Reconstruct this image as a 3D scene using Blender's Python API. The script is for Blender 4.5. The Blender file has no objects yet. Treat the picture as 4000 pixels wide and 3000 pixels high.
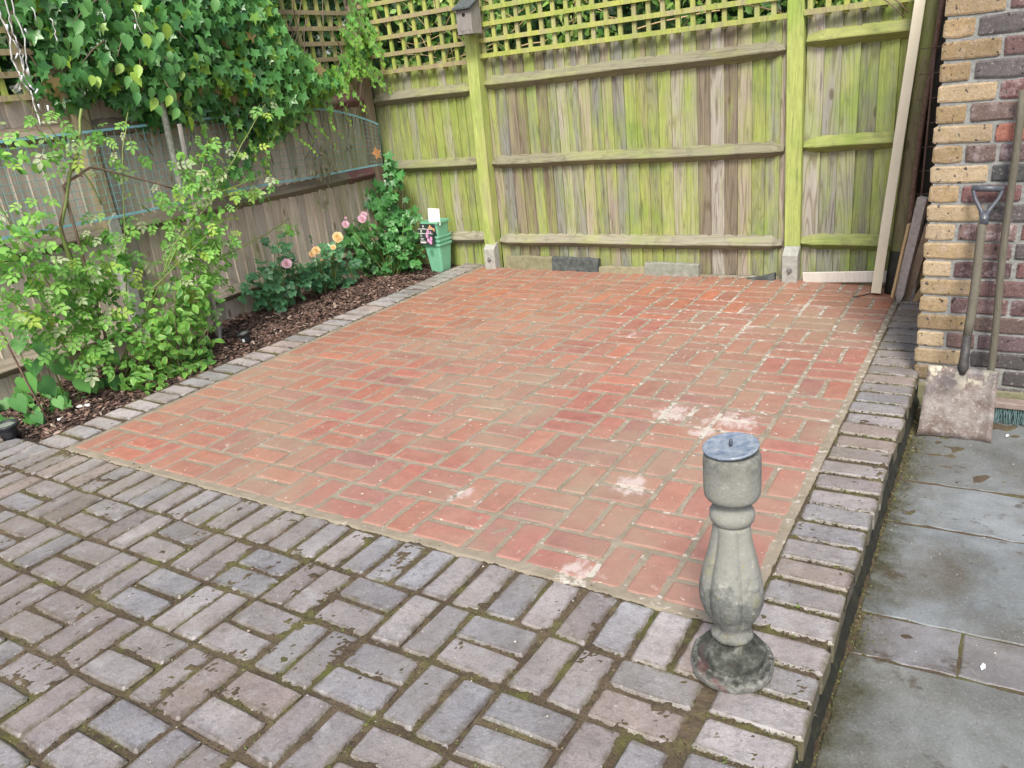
import bpy, bmesh, math, random
import numpy as np
from mathutils import Vector, Matrix, noise
S = bpy.context.scene
COL = S.collection
rad = math.radians
rnd = random.Random(7)

# ------------------------------------------------------------------ camera, sky, sun, exposure
cam = bpy.data.cameras.new('camera')
cam.sensor_width = 36.0
cam.lens = 27.565
cam.clip_start = 0.05
cam.clip_end = 500
camo = bpy.data.objects.new('camera', cam)
COL.objects.link(camo)
CP = Vector((3.6454, -1.7100, 1.3898))
_R = ((0.851036, 0.515264, -0.101202), (0.105147, -0.356037, -0.928537), (-0.514473, 0.779577, -0.357179))
def orth(R):
    z = Vector(R[2]).normalized(); x = Vector(R[0]); x = (x - z * x.dot(z)).normalized(); y = z.cross(x)
    return x, y, z
_x, _y, _z = orth(_R)          # right, down, forward
camo.matrix_world = Matrix(((_x[0], -_y[0], -_z[0], CP[0]), (_x[1], -_y[1], -_z[1], CP[1]), (_x[2], -_y[2], -_z[2], CP[2]), (0, 0, 0, 1)))
S.camera = camo

SUN_EL, SUN_AZ = rad(50), rad(157)      # azimuth clockwise from +y
w = bpy.data.worlds.new('World'); S.world = w; w.use_nodes = True
wn = w.node_tree.nodes; wl = w.node_tree.links
bg = wn['Background']
sky = wn.new('ShaderNodeTexSky'); sky.sky_type = 'NISHITA'; sky.sun_disc = False
sky.sun_elevation = SUN_EL; sky.sun_rotation = SUN_AZ
sky.air_density = 1.0; sky.dust_density = 4.0; sky.ozone_density = 1.0
wl.new(sky.outputs[0], bg.inputs[0]); bg.inputs[1].default_value = 0.12
sun = bpy.data.lights.new('sun', 'SUN'); sun.energy = 2.1; sun.angle = rad(15); sun.color = (1.0, 0.95, 0.86)
suno = bpy.data.objects.new('sun', sun); COL.objects.link(suno)
sd = Vector((math.sin(SUN_AZ) * math.cos(SUN_EL), math.cos(SUN_AZ) * math.cos(SUN_EL), math.sin(SUN_EL)))
suno.rotation_euler = sd.to_track_quat('Z', 'Y').to_euler()
S.view_settings.view_transform = 'Standard'; S.view_settings.look = 'None'
S.view_settings.exposure = 0.93; S.view_settings.gamma = 1.0
S.view_settings.use_curve_mapping = False
S.render.engine = 'CYCLES'
S.cycles.max_bounces = 6; S.cycles.diffuse_bounces = 3; S.cycles.glossy_bounces = 2
S.cycles.transmission_bounces = 3; S.cycles.transparent_max_bounces = 4

# ------------------------------------------------------------------ material helpers
class NB:
    def __init__(s, name):
        s.m = bpy.data.materials.new(name); s.m.use_nodes = True
        s.t = s.m.node_tree; s.n = s.t.nodes; s.l = s.t.links
        s.b = s.n['Principled BSDF']; s.out = s.n['Material Output']
        s.b.inputs['Roughness'].default_value = 0.85
        s._pos = None
    def new(s, t, **kw):
        n = s.n.new(t)
        for k, v in kw.items(): setattr(n, k, v)
        return n
    def put(s, sock, v):
        if isinstance(v, bpy.types.NodeSocket): s.l.new(v, sock)
        elif v is not None:
            if sock.type == 'RGBA' and len(v) == 3: v = (*v, 1)
            sock.default_value = v
    def pos(s):
        if s._pos is None: s._pos = s.new('ShaderNodeNewGeometry').outputs['Position']
        return s._pos
    def mapping(s, vec, scale=(1, 1, 1), rot=(0, 0, 0), loc=None):
        n = s.new('ShaderNodeMapping'); s.put(n.inputs[0], vec); s.put(n.inputs['Scale'], scale); n.inputs['Rotation'].default_value = rot
        if loc is not None: s.put(n.inputs['Location'], loc)
        return n.outputs[0]
    def noise(s, scale, detail=4, rough=0.55, vec=None, dist=0.0):
        n = s.new('ShaderNodeTexNoise'); s.put(n.inputs['Vector'], vec or s.pos())
        n.inputs['Scale'].default_value = scale; n.inputs['Detail'].default_value = detail; n.inputs['Roughness'].default_value = rough; n.inputs['Distortion'].default_value = dist
        return n.outputs[0]
    def vor(s, scale, vec=None, feature='F1'):
        n = s.new('ShaderNodeTexVoronoi'); s.put(n.inputs['Vector'], vec or s.pos()); n.inputs['Scale'].default_value = scale; n.feature = feature
        return n.outputs[0]
    def ramp(s, fac, stops, interp='LINEAR'):
        n = s.new('ShaderNodeValToRGB'); s.put(n.inputs[0], fac); r = n.color_ramp; r.interpolation = interp
        while len(r.elements) < len(stops): r.elements.new(0.5)
        for e, (p, c) in zip(r.elements, stops):
            e.position = p
            if not isinstance(c, (tuple, list)): c = (c, c, c)
            e.color = (*c, 1) if len(c) == 3 else c
        return n.outputs[0]
    def rng(s, v, a, b, c=0.0, d=1.0):
        n = s.new('ShaderNodeMapRange'); s.put(n.inputs[0], v)
        for i, q in enumerate((a, b, c, d)): n.inputs[i + 1].default_value = q
        return n.outputs[0]
    def mix(s, f, a, b, mode='MIX'):
        n = s.new('ShaderNodeMix', data_type='RGBA', blend_type=mode)
        s.put(n.inputs[0], f); s.put(n.inputs[6], a); s.put(n.inputs[7], b)
        return n.outputs[2]
    def math(s, op, a, b=None, c=None):
        n = s.new('ShaderNodeMath', operation=op)
        s.put(n.inputs[0], a)
        if b is not None: s.put(n.inputs[1], b)
        if c is not None: s.put(n.inputs[2], c)
        return n.outputs[0]
    def sep(s, v):
        n = s.new('ShaderNodeSeparateXYZ'); s.put(n.inputs[0], v); return n.outputs
    def comb(s, x, y, z):
        n = s.new('ShaderNodeCombineXYZ'); s.put(n.inputs[0], x); s.put(n.inputs[1], y); s.put(n.inputs[2], z); return n.outputs[0]
    def oinfo(s): return s.new('ShaderNodeObjectInfo').outputs
    def attr(s, name): return s.new('ShaderNodeAttribute', attribute_name=name).outputs
    def bump(s, h, strength=0.3, dist=0.01):
        n = s.new('ShaderNodeBump'); s.put(n.inputs['Height'], h); n.inputs['Strength'].default_value = strength; n.inputs['Distance'].default_value = dist
        s.l.new(n.outputs[0], s.b.inputs['Normal'])
    def edge(s, L, W):
        v = s.sep(s.new('ShaderNodeTexCoord').outputs['Object'])
        ex = s.math('SUBTRACT', L / 2, s.math('ABSOLUTE', v[0])); ey = s.math('SUBTRACT', W / 2, s.math('ABSOLUTE', v[1]))
        return s.math('MINIMUM', ex, ey)
    def col(s, c): s.put(s.b.inputs['Base Color'], c)
    def rough(s, c): s.put(s.b.inputs['Roughness'], c)

CHALK = ((2.520, 1.235, .11), (2.775, 1.215, .12), (2.70, 1.10, .07), (2.60, .585, .085), (2.665, .045, .075), (2.35, 2.75, .10), (2.05, .30, .06), (1.90, 2.2, .09), (2.45, 2.45, .12), (2.75, 2.9, .16), (2.2, 3.0, .12))
def chalk_mask(b, p):
    tot = None
    for (cx, cy, rr_) in CHALK:
        d = b.new('ShaderNodeVectorMath', operation='DISTANCE'); b.put(d.inputs[0], b.mapping(p, (1, 1, 0))); d.inputs[1].default_value = (cx, cy, 0)
        m = b.rng(d.outputs['Value'], rr_ * .35, rr_ * 1.25, 1.0 if rr_ < .125 and cy < 1.3 else .55, 0); tot = m if tot is None else b.math('MAXIMUM', tot, m)
    return tot
def rnd_island(b):
    return b.new('ShaderNodeNewGeometry').outputs['Random Per Island']

M = {}
# red paving brick: colour from object colour; sandy film and chalk marks over it
def red_brick(name, joined=False):
    b = NB(name)
    if joined:
        base = b.ramp(rnd_island(b), [(0, (.34, .125, .08)), (.25, (.28, .12, .09)), (.5, (.38, .15, .10)), (.75, (.31, .13, .09)), (1, (.42, .15, .09))])
        chalk = 0.0; filmk = 0.35
    else:
        o = b.oinfo(); base = o['Color']; chalk = o['Alpha']
        filmk = b.rng(o['Random'], 0, 1, .50, .78)
    n1 = b.noise(14, 5, .65); n2 = b.noise(130, 3, .6); n3 = b.noise(1.3, 3, .5)
    c = b.mix(b.rng(n1, .38, .7), base, b.mix(1.0, base, (.72, .66, .68), 'MULTIPLY'))
    c = b.mix(b.rng(n2, .3, .75), c, b.mix(1.0, c, (1.22, 1.25, 1.25), 'MULTIPLY')); c = b.mix(b.rng(b.noise(42, 5, .7), .50, .68, 0, .5), c, b.mix(1.0, c, (.68, .66, .66), 'MULTIPLY'))
    # sandy film left by brushing in the jointing
    n4 = b.noise(6, 5, .6)
    f = b.math('MULTIPLY', b.rng(n3, .36, .60, .25, 1.05), filmk)
    f = b.math('MULTIPLY', f, b.rng(n4, .25, .7, .55, 1.25))
    if not joined:
        ed = b.rng(b.math('ADD', b.edge(.206, .0955), b.math('MULTIPLY', b.math('SUBTRACT', b.noise(40, 4, .65), .5), .018)), -.002, .008, .75, 0)
        f = b.math('MAXIMUM', f, ed)
    c = b.mix(f, c, (.300, .238, .175))
    # chalky white patches
    n5 = b.noise(26, 6, .7, b.mapping(b.pos(), (1, .6, 1)))
    if joined: th = b.rng(n5, .66, .70, 0, .55)
    else: th = b.rng(b.math('ADD', b.math('ADD', n5, b.math('MULTIPLY', b.math('SUBTRACT', b.noise(11, 4, .6), .5), .7)), b.math('MULTIPLY', chalk_mask(b, b.pos()), .34)), .66, .84, 0, .82)
    c = b.mix(th, c, (.50, .42, .40))
    n6 = b.noise(45, 2, .5); c = b.mix(b.rng(n6, .70, .74, 0, .8), c, (.70, .66, .58))
    b.col(c); b.rough(b.rng(n1, .3, .7, .38, .62)); b.bump(b.math('ADD', n1, b.math('MULTIPLY', n2, .3)), .35, .006)
    return b.m
M['red'] = red_brick('red_clay'); M['redj'] = red_brick('red_clay_joined', True)

def old_brick(name, wall=False, joined=False):
    b = NB(name)
    o = b.oinfo(); base = o['Color'] if not joined else b.ramp(rnd_island(b), [(0, (.21, .207, .21)), (.3, (.19, .195, .2)), (.6, (.235, .228, .225)), (.8, (.21, .19, .185)), (1, (.25, .245, .245))]); n1 = b.noise(22, 6, .7); n2 = b.noise(160, 3, .7); n3 = b.noise(7, 4, .6)
    c = b.mix(b.rng(n3, .3, .7), b.mix(1.0, base, (.80, .80, .83), 'MULTIPLY'), b.mix(1.0, base, (1.18, 1.16, 1.17), 'MULTIPLY'))
    c = b.mix(b.rng(n2, .40, .66, 0, .7), c, b.mix(1.0, c, (1.45, 1.45, 1.45), 'MULTIPLY')); c = b.mix(b.rng(b.noise(48, 5, .7), .50, .66, 0, .6), c, b.mix(1.0, c, (.55, .53, .52), 'MULTIPLY'))
    if wall:
        c = b.mix(b.rng(b.noise(28, 6, .75), .48, .66, 0, .38), c, b.mix(1.0, c, (.62, .58, .55), 'MULTIPLY')); c = b.mix(b.rng(b.noise(75, 4, .7), .58, .70, 0, .5), c, (.46, .43, .38))
        c = b.mix(b.rng(b.noise(46, 2, .4), .655, .68, 0, .9), c, (.02, .018, .018))
        c = b.mix(b.math('MULTIPLY', b.rng(n1, .50, .68, 0, .75), b.rng(o['Alpha'], 0, 1)), c, (.50, .44, .46))
    else:
        ed = b.rng(n1, .62, .75, 0, .8) if joined else b.rng(b.math('ADD', b.edge(.210, .0985), b.math('MULTIPLY', b.math('SUBTRACT', n1, .5), .05)), -.004, .014, .9, 0)
        if not joined: ed = b.math('MAXIMUM', ed, b.rng(b.sep(b.new('ShaderNodeTexCoord').outputs['Object'])[2], -.0065, -.003, .92, 0))
        c = b.mix(ed, c, b.mix(b.rng(n3, .4, .6), (.060, .043, .028), (.075, .072, .025)))
        c = b.mix(b.rng(b.noise(2.2, 5, .65), .40, .64, 0, .42), c, (.165, .135, .098))
        m = b.rng(b.math('ADD', n1, b.math('MULTIPLY', b.math('SUBTRACT', b.noise(3.1, 4, .6), .5), .35)), .57, .74, 0, .7)
        c = b.mix(m, c, (.065, .048, .032))
        c = b.mix(b.rng(b.noise(38, 4, .6, b.mapping(b.pos(), (1.5, 1, 1))), .66, .71, 0, .75), c, (.10, .10, .03))
        c = b.mix(b.rng(b.noise(140, 1, .4), .73, .76, 0, .7), c, (.48, .47, .46))
        c = b.mix(b.rng(b.noise(11, 5, .7), .56, .70, 0, .5), c, (.37, .375, .385))
    b.col(c); b.rough(b.rng(n1, .3, .65, .25, .55) if not wall else .8); b.b.inputs['Specular IOR Level'].default_value = .75 if not wall else .4; b.bump(b.math('ADD', n1, b.math('MULTIPLY', n2, .4)), .55 if not wall else .7, .008)
    return b.m
M['old'] = old_brick('weathered_paver'); M['wallb'] = old_brick('wall_brick', True); M['oldj'] = old_brick('weathered_paver_joined', joined=True)

def side_bricks():
    b = NB('wall_brick_joined'); r = rnd_island(b)
    c = b.ramp(r, [(0, (.16, .06, .05)), (.3, (.42, .27, .13)), (.6, (.13, .06, .055)), (1, (.45, .30, .15))])
    n = b.noise(30, 4); b.col(b.mix(b.rng(n, .3, .7, 0, .5), c, (.12, .09, .08))); b.bump(n, .4, .005); return b.m
M['wallbj'] = side_bricks()

b = NB('sand_jointing'); n = b.noise(9, 5, .6); n2 = b.noise(200, 3, .7); n3 = b.math('ADD', b.noise(30, 4, .6), b.math('MULTIPLY', chalk_mask(b, b.pos()), .22))
c = b.ramp(n, [(.3, (.185, .160, .115)), (.55, (.25, .218, .165)), (.75, (.31, .278, .22))])
c = b.mix(b.rng(b.math('ADD', n3, b.math('ADD', b.rng(b.sep(b.pos())[1], .6, 2.6, -.06, .03), b.rng(b.sep(b.pos())[0], 1.2, 2.4, -.04, .04))), .58, .66, 0, .85), c, (.50, .47, .42)); c = b.mix(b.rng(n2, .55, .75, 0, .4), c, (.16, .12, .08))
b.col(c); b.rough(.95); b.bump(n2, .5, .004); M['sand'] = b.m

b = NB('mossy_jointing'); n = b.noise(7, 5, .65); n2 = b.noise(220, 4, .75); n3 = b.noise(4, 4, .6); n4 = b.noise(60, 4, .7)
c = b.ramp(n2, [(.3, (.028, .020, .013)), (.55, (.085, .062, .038)), (.8, (.18, .135, .085))])
c = b.mix(b.rng(n, .49, .62, 0, .85), c, b.ramp(n2, [(.3, (.045, .052, .012)), (.8, (.17, .18, .035))]))
c = b.mix(b.rng(n3, .42, .65, 0, .55), c, b.ramp(n4, [(.3, (.10, .073, .045)), (.7, (.19, .145, .095))]))
b.col(c); b.rough(1.0); b.bump(b.math('ADD', n2, n4), .9, .006); M['moss_joint'] = b.m

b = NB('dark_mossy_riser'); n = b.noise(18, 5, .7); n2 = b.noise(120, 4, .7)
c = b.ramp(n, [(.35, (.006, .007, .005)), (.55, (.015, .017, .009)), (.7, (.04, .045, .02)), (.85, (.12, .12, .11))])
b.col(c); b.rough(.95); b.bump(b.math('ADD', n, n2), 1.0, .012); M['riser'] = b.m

b = NB('soil'); n = b.noise(60, 5, .7); n2 = b.noise(8, 4, .6)
c = b.ramp(n, [(.3, (.012, .008, .006)), (.55, (.04, .026, .019)), (.8, (.10, .065, .045))])
b.col(c); b.rough(1.0); b.bump(n, 1.0, .02); M['soil'] = b.m

b = NB('bark_chip'); r = rnd_island(b); n = b.noise(90, 3)
c = b.ramp(r, [(0, (.030, .017, .014)), (.35, (.085, .048, .037)), (.7, (.17, .10, .075)), (.92, (.28, .18, .14)), (1, (.50, .42, .34))])
b.col(b.mix(b.rng(n, .3, .7, 0, .5), c, (.03, .02, .018))); b.rough(.8); M['chip'] = b.m

def slab_mat():
    b = NB('path_concrete'); n = b.noise(3.5, 7, .62, dist=.3); n2 = b.noise(150, 4, .7); n3 = b.noise(12, 5, .65); n4 = b.noise(1.7, 4, .6)
    o = b.oinfo()
    c = b.ramp(n, [(.3, (.102, .106, .104)), (.5, (.158, .170, .174)), (.7, (.228, .244, .256))])
    c = b.mix(1.0, c, o['Color'], 'MULTIPLY')
    c = b.mix(b.rng(n3, .52, .72, 0, .5), c, (.215, .225, .225))
    c = b.mix(b.rng(n4, .50, .66, 0, .75), c, (.085, .074, .052))
    c = b.mix(b.rng(n2, .55, .75, 0, .6), c, (.32, .33, .32)); c = b.mix(b.rng(n2, .42, .30, 0, .7), c, (.06, .06, .05))
    # damp, mossy dirt collected along the foot of the step
    x = b.sep(b.pos())[0]
    edge = b.rng(b.math('ADD', x, b.math('MULTIPLY', n3, -.30)), 3.24, 3.36, 1, 0)
    c = b.mix(b.math('MULTIPLY', edge, .9), c, b.ramp(n2, [(.35, (.02, .019, .011)), (.7, (.07, .068, .025))]))
    st = b.rng(b.noise(5.5, 5, .7, b.mapping(b.pos(), (1, 1.3, 1), loc=(3.1, .4, 0))), .60, .66, 0, .75)
    c = b.mix(st, c, (.06, .045, .03))
    b.col(c); b.rough(b.rng(n, .3, .7, .36, .62)); b.bump(b.math('ADD', n3, b.math('MULTIPLY', n2, .3)), .3, .006); return b.m
M['slab'] = slab_mat()

b = NB('cement_joint'); n = b.noise(60, 5, .7); c = b.ramp(n, [(.3, (.17, .175, .17)), (.7, (.31, .32, .31))]); b.col(c); b.rough(.95); b.bump(n, .8, .008); M['cement'] = b.m

# timber with algae. Object colour = wood colour, object alpha = how much algae
def wood(name, algae=(.33, .40, .055), stretch=(14, 14, .9), alg_scale=2.6, joined=False, grain_amt=.65, base=None, algk=None, zgrad=None, dk_amt=.55, gfm=.8, amax=.86):
    b = NB(name); o = b.oinfo(); r = rnd_island(b) if joined else o['Random']
    p = b.pos()
    off = b.math('MULTIPLY', r, 37.0)
    pv = b.new('ShaderNodeVectorMath', operation='ADD'); b.put(pv.inputs[0], p); b.put(pv.inputs[1], b.comb(off, b.math('MULTIPLY', r, 11.3), b.math('MULTIPLY', r, 23.0))); pv = pv.outputs[0]
    ps = b.mapping(pv, stretch)
    # cathedral grain: contour lines of a stretched noise field
    g = b.noise(.62, 2, .4, ps, .5)
    lines = b.math('FRACT', b.math('MULTIPLY', g, 17.0)); lines = b.rng(b.math('ABSOLUTE', b.math('SUBTRACT', lines, .5)), .0, .22, 1, 0)
    gf = b.noise(7, 3, .6, ps)
    basec = base if base is not None else o['Color']
    c = b.mix(b.math('MULTIPLY', lines, grain_amt), basec, b.mix(1.0, basec, (.50, .42, .38), 'MULTIPLY'))
    c = b.mix(b.rng(gf, .35, .7, 0, gfm), c, b.mix(1.0, c, (.72, .70, .72), 'MULTIPLY'))
    # knots
    kn = b.vor(.75, b.mapping(pv, (stretch[0] * .55, stretch[1] * .55, 3.2))); kn = b.rng(kn, .06, .10, .8, 0)
    c = b.mix(kn, c, b.mix(1.0, basec, (.28, .20, .16), 'MULTIPLY'))
    # algae in blurred vertical tongues, differing board to board
    a = b.noise(alg_scale, 5, .62, b.mapping(pv, (5.0, 5.0, .75) if stretch[2] < stretch[0] else (1, 1, 3)))
    a2 = b.noise(1.1, 2, .5, p)
    k = algk if algk is not None else o['Alpha']
    am = b.rng(b.math('ADD', b.math('ADD', a, b.math('MULTIPLY', b.math('SUBTRACT', k, .5), .55)), b.math('MULTIPLY', b.math('SUBTRACT', a2, .5), .4)), .36, .68, .08, amax)
    if zgrad:
        am = b.math('MAXIMUM', am, b.rng(b.math('ADD', b.sep(p)[2], b.math('MULTIPLY', b.math('SUBTRACT', a, .5), .7)), zgrad[0], zgrad[1], .9, 0))
    alc = b.mix(b.rng(b.noise(8, 3, .6, ps), .3, .7), algae, tuple(x * .70 for x in algae)); alc = b.mix(b.rng(b.noise(3.3, 3, .6), .45, .65), alc, b.mix(1.0, alc, (.70, .86, .55), 'MULTIPLY'))
    alc = b.mix(b.rng(b.noise(35, 4, .7), .55, .72, 0, .35), alc, (.20, .23, .08))
    alc = b.mix(b.math('MULTIPLY', lines, .18), alc, (.14, .15, .05))
    c = b.mix(am, c, alc)
    dk = b.noise(5.5, 5, .7, b.mapping(pv, (6, 6, .7) if stretch[2] < stretch[0] else (2, 2, 2)))
    c = b.mix(b.rng(dk, .54, .72, 0, dk_amt), c, (.07, .065, .05))
    b.col(c); b.rough(.85); b.bump(b.math('ADD', b.math('MULTIPLY', lines, -.5), gf), .35, .004)
    return b.m
M['board'] = wood('mossy_board', algae=(.38, .455, .10), grain_amt=.85, dk_amt=.75); M['post'] = wood('mossy_post', algae=(.44, .52, .145), grain_amt=.5, amax=.92)
M['fence_l'] = wood('weathered_board', algae=(.33, .35, .11), grain_amt=.35, dk_amt=.2, gfm=.4); M['rail'] = wood('rail_wood', stretch=(.9, 14, 14), algae=(.34, .38, .11))
M['rail_y'] = wood('rail_wood_side', stretch=(14, .9, 14), algae=(.30, .33, .11)); M['slat'] = wood('trellis_wood', grain_amt=.25, algae=(.46, .51, .10), dk_amt=.25)
M['plainw'] = wood('plain_timber', grain_amt=.16, dk_amt=.08, gfm=.3)

def simple(name, c1, c2=None, rough=.6, scale=20, bump=0, metal=0, spec=.5):
    b = NB(name); n = b.noise(scale, 5, .65)
    b.col(b.mix(b.rng(n, .35, .68), c1, c2 or c1)); b.rough(rough); b.b.inputs['Metallic'].default_value = metal
    b.b.inputs['Specular IOR Level'].default_value = spec
    if bump: b.bump(n, bump, .005)
    return b.m
M['concrete'] = simple('spur_concrete', (.27, .28, .25), (.40, .41, .38), .9, 45, .5)
M['steel'] = simple('galvanised_steel', (.38, .38, .38), (.25, .25, .26), .4, 40, 0, .8)
M['purple'] = simple('painted_bracket', (.16, .075, .085), (.21, .11, .12), .7, 60, .2)
M['net'] = simple('net_plastic', (.10, .29, .28), (.15, .36, .36), .5)
M['ribbon'] = simple('net_edge_plastic', (.22, .46, .52), (.16, .38, .43), .5)
M['blackp'] = simple('black_plastic', (.012, .014, .017), (.03, .034, .04), .45, 90)
M['glass'] = simple('frosted_lens', (.16, .20, .17), (.24, .28, .24), .25, 60)
M['sticker'] = simple('paper_sticker', (.45, .5, .56), (.6, .63, .66), .5, 300)
M['white'] = simple('white_card', (.80, .80, .81), (.76, .76, .77), .6, 10)
M['potg'] = simple('green_pot_plastic', (.16, .42, .27), (.19, .47, .31), .38, 12)
M['potd'] = simple('embossed_green', (.045, .17, .09), (.05, .19, .10), .5, 12)
M['lab'] = simple('label_print_dark', (.035, .055, .05), (.045, .07, .06), .5, 100)
M['labp'] = simple('label_print_pink', (.66, .25, .52), (.80, .48, .70), .6, 160)
M['labo'] = simple('label_print_peach', (.80, .35, .14), (.85, .50, .28), .6, 160)
M['slate'] = simple('dark_slab', (.035, .042, .042), (.10, .115, .11), .8, 30, .6)
M['yslab'] = simple('buff_slab', (.20, .19, .12), (.29, .26, .17), .9, 26, .6)
M['gslab'] = simple('grey_slab', (.17, .19, .15), (.28, .28, .25), .9, 26, .6)
M['mslab'] = simple('mossy_slab', (.15, .15, .08), (.24, .23, .15), .9, 22, .6)
M['rust'] = simple('rusty_steel', (.10, .055, .04), (.20, .13, .10), .8, 70, .4, .2)
M['greyst'] = simple('grey_stake', (.33, .30, .28), (.48, .45, .42), .85, 40, .3)
M['cutw'] = simple('fresh_cut_timber', (.48, .34, .17), (.58, .43, .24), .8, 30)
M['dwood'] = simple('near_black_timber', (.012, .013, .009), (.035, .035, .022), .8, 24, .5)
M['handle'] = simple('worn_ash_handle', (.20, .155, .14), (.30, .24, .215), .6, 24, .2)
M['handle2'] = wood('dark_worn_handle', base=(.115, .100, .096), algk=0.0, grain_amt=.5, stretch=(60, 60, 3), dk_amt=.5)
M['socket'] = simple('black_socket', (.02, .022, .026), (.07, .06, .055), .6, 50, .3)
M['grip'] = simple('grey_grip_plastic', (.06, .068, .085), (.09, .10, .12), .42, 60)
M['fibre'] = simple('broom_fibre', (.03, .085, .085), (.14, .21, .22), .7, 90)
M['lead'] = simple('dial_plate', (.15, .20, .28), (.36, .40, .44), .45, 55, .6, .25)
M['cord'] = simple('white_cord', (.55, .56, .54), (.42, .43, .40), .6, 150)
M['bulb'] = simple('clear_bulb', (.75, .78, .82), (.6, .65, .7), .15, 20)
M['trunk'] = simple('grey_bark', (.16, .165, .14), (.36, .37, .33), .9, 60, .7)
M['cane'] = simple('green_cane', (.20, .27, .07), (.14, .19, .05), .6, 20)
M['twig'] = simple('brown_twig', (.13, .09, .06), (.20, .15, .11), .8, 40)
M['bird'] = wood('birdbox_wood', grain_amt=.25, base=(.27, .25, .26), algk=0.0)
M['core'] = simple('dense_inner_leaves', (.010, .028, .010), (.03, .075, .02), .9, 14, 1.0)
M['brownst'] = simple('brown_stake', (.26, .19, .13), (.38, .29, .21), .8, 25, .3)
M['felt'] = simple('roof_felt', (.045, .055, .055), (.10, .12, .12), .9, 60, .4)
M['cream'] = simple('planed_softwood', (.66, .61, .46), (.76, .71, .57), .7, 3)
M['hole'] = simple('dark_hole', (.006, .005, .004), (.008, .007, .006), .9)

b = NB('shovel_steel'); n = b.noise(9, 6, .7); n2 = b.noise(34, 5, .7); z = b.sep(b.pos())[2]
c = b.ramp(n, [(.35, (.11, .075, .060)), (.5, (.17, .14, .128)), (.62, (.235, .215, .20))]); c = b.mix(b.rng(b.noise(80, 4, .7), .55, .7, 0, .7), c, (.42, .40, .38)); c = b.mix(b.rng(b.noise(60, 4, .7, b.mapping(b.pos(), (1, 1, 2))), .58, .66, 0, .6), c, (.07, .05, .045))
c = b.mix(b.rng(n2, .52, .70, 0, .6), c, (.37, .35, .33))
c = b.mix(b.math('MULTIPLY', b.rng(b.noise(17, 5, .65), .50, .56), b.rng(z, .03, .10, 0, .95)), c, (.42, .40, .31))
c = b.mix(b.math('MULTIPLY', b.rng(b.noise(5, 3, .6), .45, .6), b.rng(z, -.02, .09, 0, .8)), c, (.05, .05, .06))
b.col(c); b.rough(.6); b.b.inputs['Metallic'].default_value = .25; b.bump(n2, .6, .003); M['shovel'] = b.m

b = NB('lichened_stone'); n = b.noise(30, 6, .7); n2 = b.noise(9, 5, .65); n3 = b.noise(150, 3, .6); z = b.sep(b.pos())[2]
c = b.mix(b.rng(n3, .3, .7, 0, .5), b.ramp(b.noise(12, 4, .6), [(.3, (.20, .205, .185)), (.7, (.28, .285, .26))]), (.17, .175, .155))
patch = b.rng(b.math('ADD', n, b.rng(b.math('ABSOLUTE', b.math('SUBTRACT', z, .20)), 0, .14, .20, -.12)), .52, .66, 0, .75)
c = b.mix(patch, c, b.ramp(b.noise(90, 4, .7), [(.35, (.045, .052, .052)), (.65, (.13, .14, .135))])); c = b.mix(b.rng(b.noise(48, 5, .75), .60, .68, 0, .55), c, (.42, .42, .38)); c = b.mix(b.rng(b.noise(65, 3, .6), .64, .70, 0, .6), c, (.27, .25, .11))
c = b.mix(b.rng(n2, .60, .68, 0, .5), c, (.26, .24, .10))
lowz = b.rng(b.math('ADD', z, b.math('MULTIPLY', b.math('SUBTRACT', n, .5), .10)), .085, .13, 1, 0)
c = b.mix(lowz, c, b.ramp(n, [(.35, (.012, .014, .011)), (.52, (.05, .055, .045)), (.7, (.16, .165, .15))]))
c = b.mix(b.rng(b.math('ADD', z, b.math('MULTIPLY', b.math('SUBTRACT', b.noise(70, 3, .6), .5), .03)), .028, .036, .75, 0), c, b.ramp(b.noise(60, 4, .7), [(.35, (.09, .095, .085)), (.65, (.30, .305, .28))]))
c = b.mix(b.rng(b.math('ADD', z, b.math('MULTIPLY', b.math('SUBTRACT', n, .5), .12)), .53, .60, 0, .75), c, b.ramp(b.noise(80, 4, .7), [(.4, (.045, .05, .045)), (.7, (.22, .22, .19))]))
redp = b.math('MULTIPLY', b.rng(b.noise(14, 3, .5, b.mapping(b.pos(), loc=(.35, .2, 0))), .56, .62), b.rng(z, .09, .03, 0, 1)); c = b.mix(b.math('MULTIPLY', redp, .35), c, (.16, .05, .05))
b.col(c); b.rough(.95); b.bump(b.math('ADD', n, b.math('MULTIPLY', n3, .4)), .45, .005); M['stone'] = b.m

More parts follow.
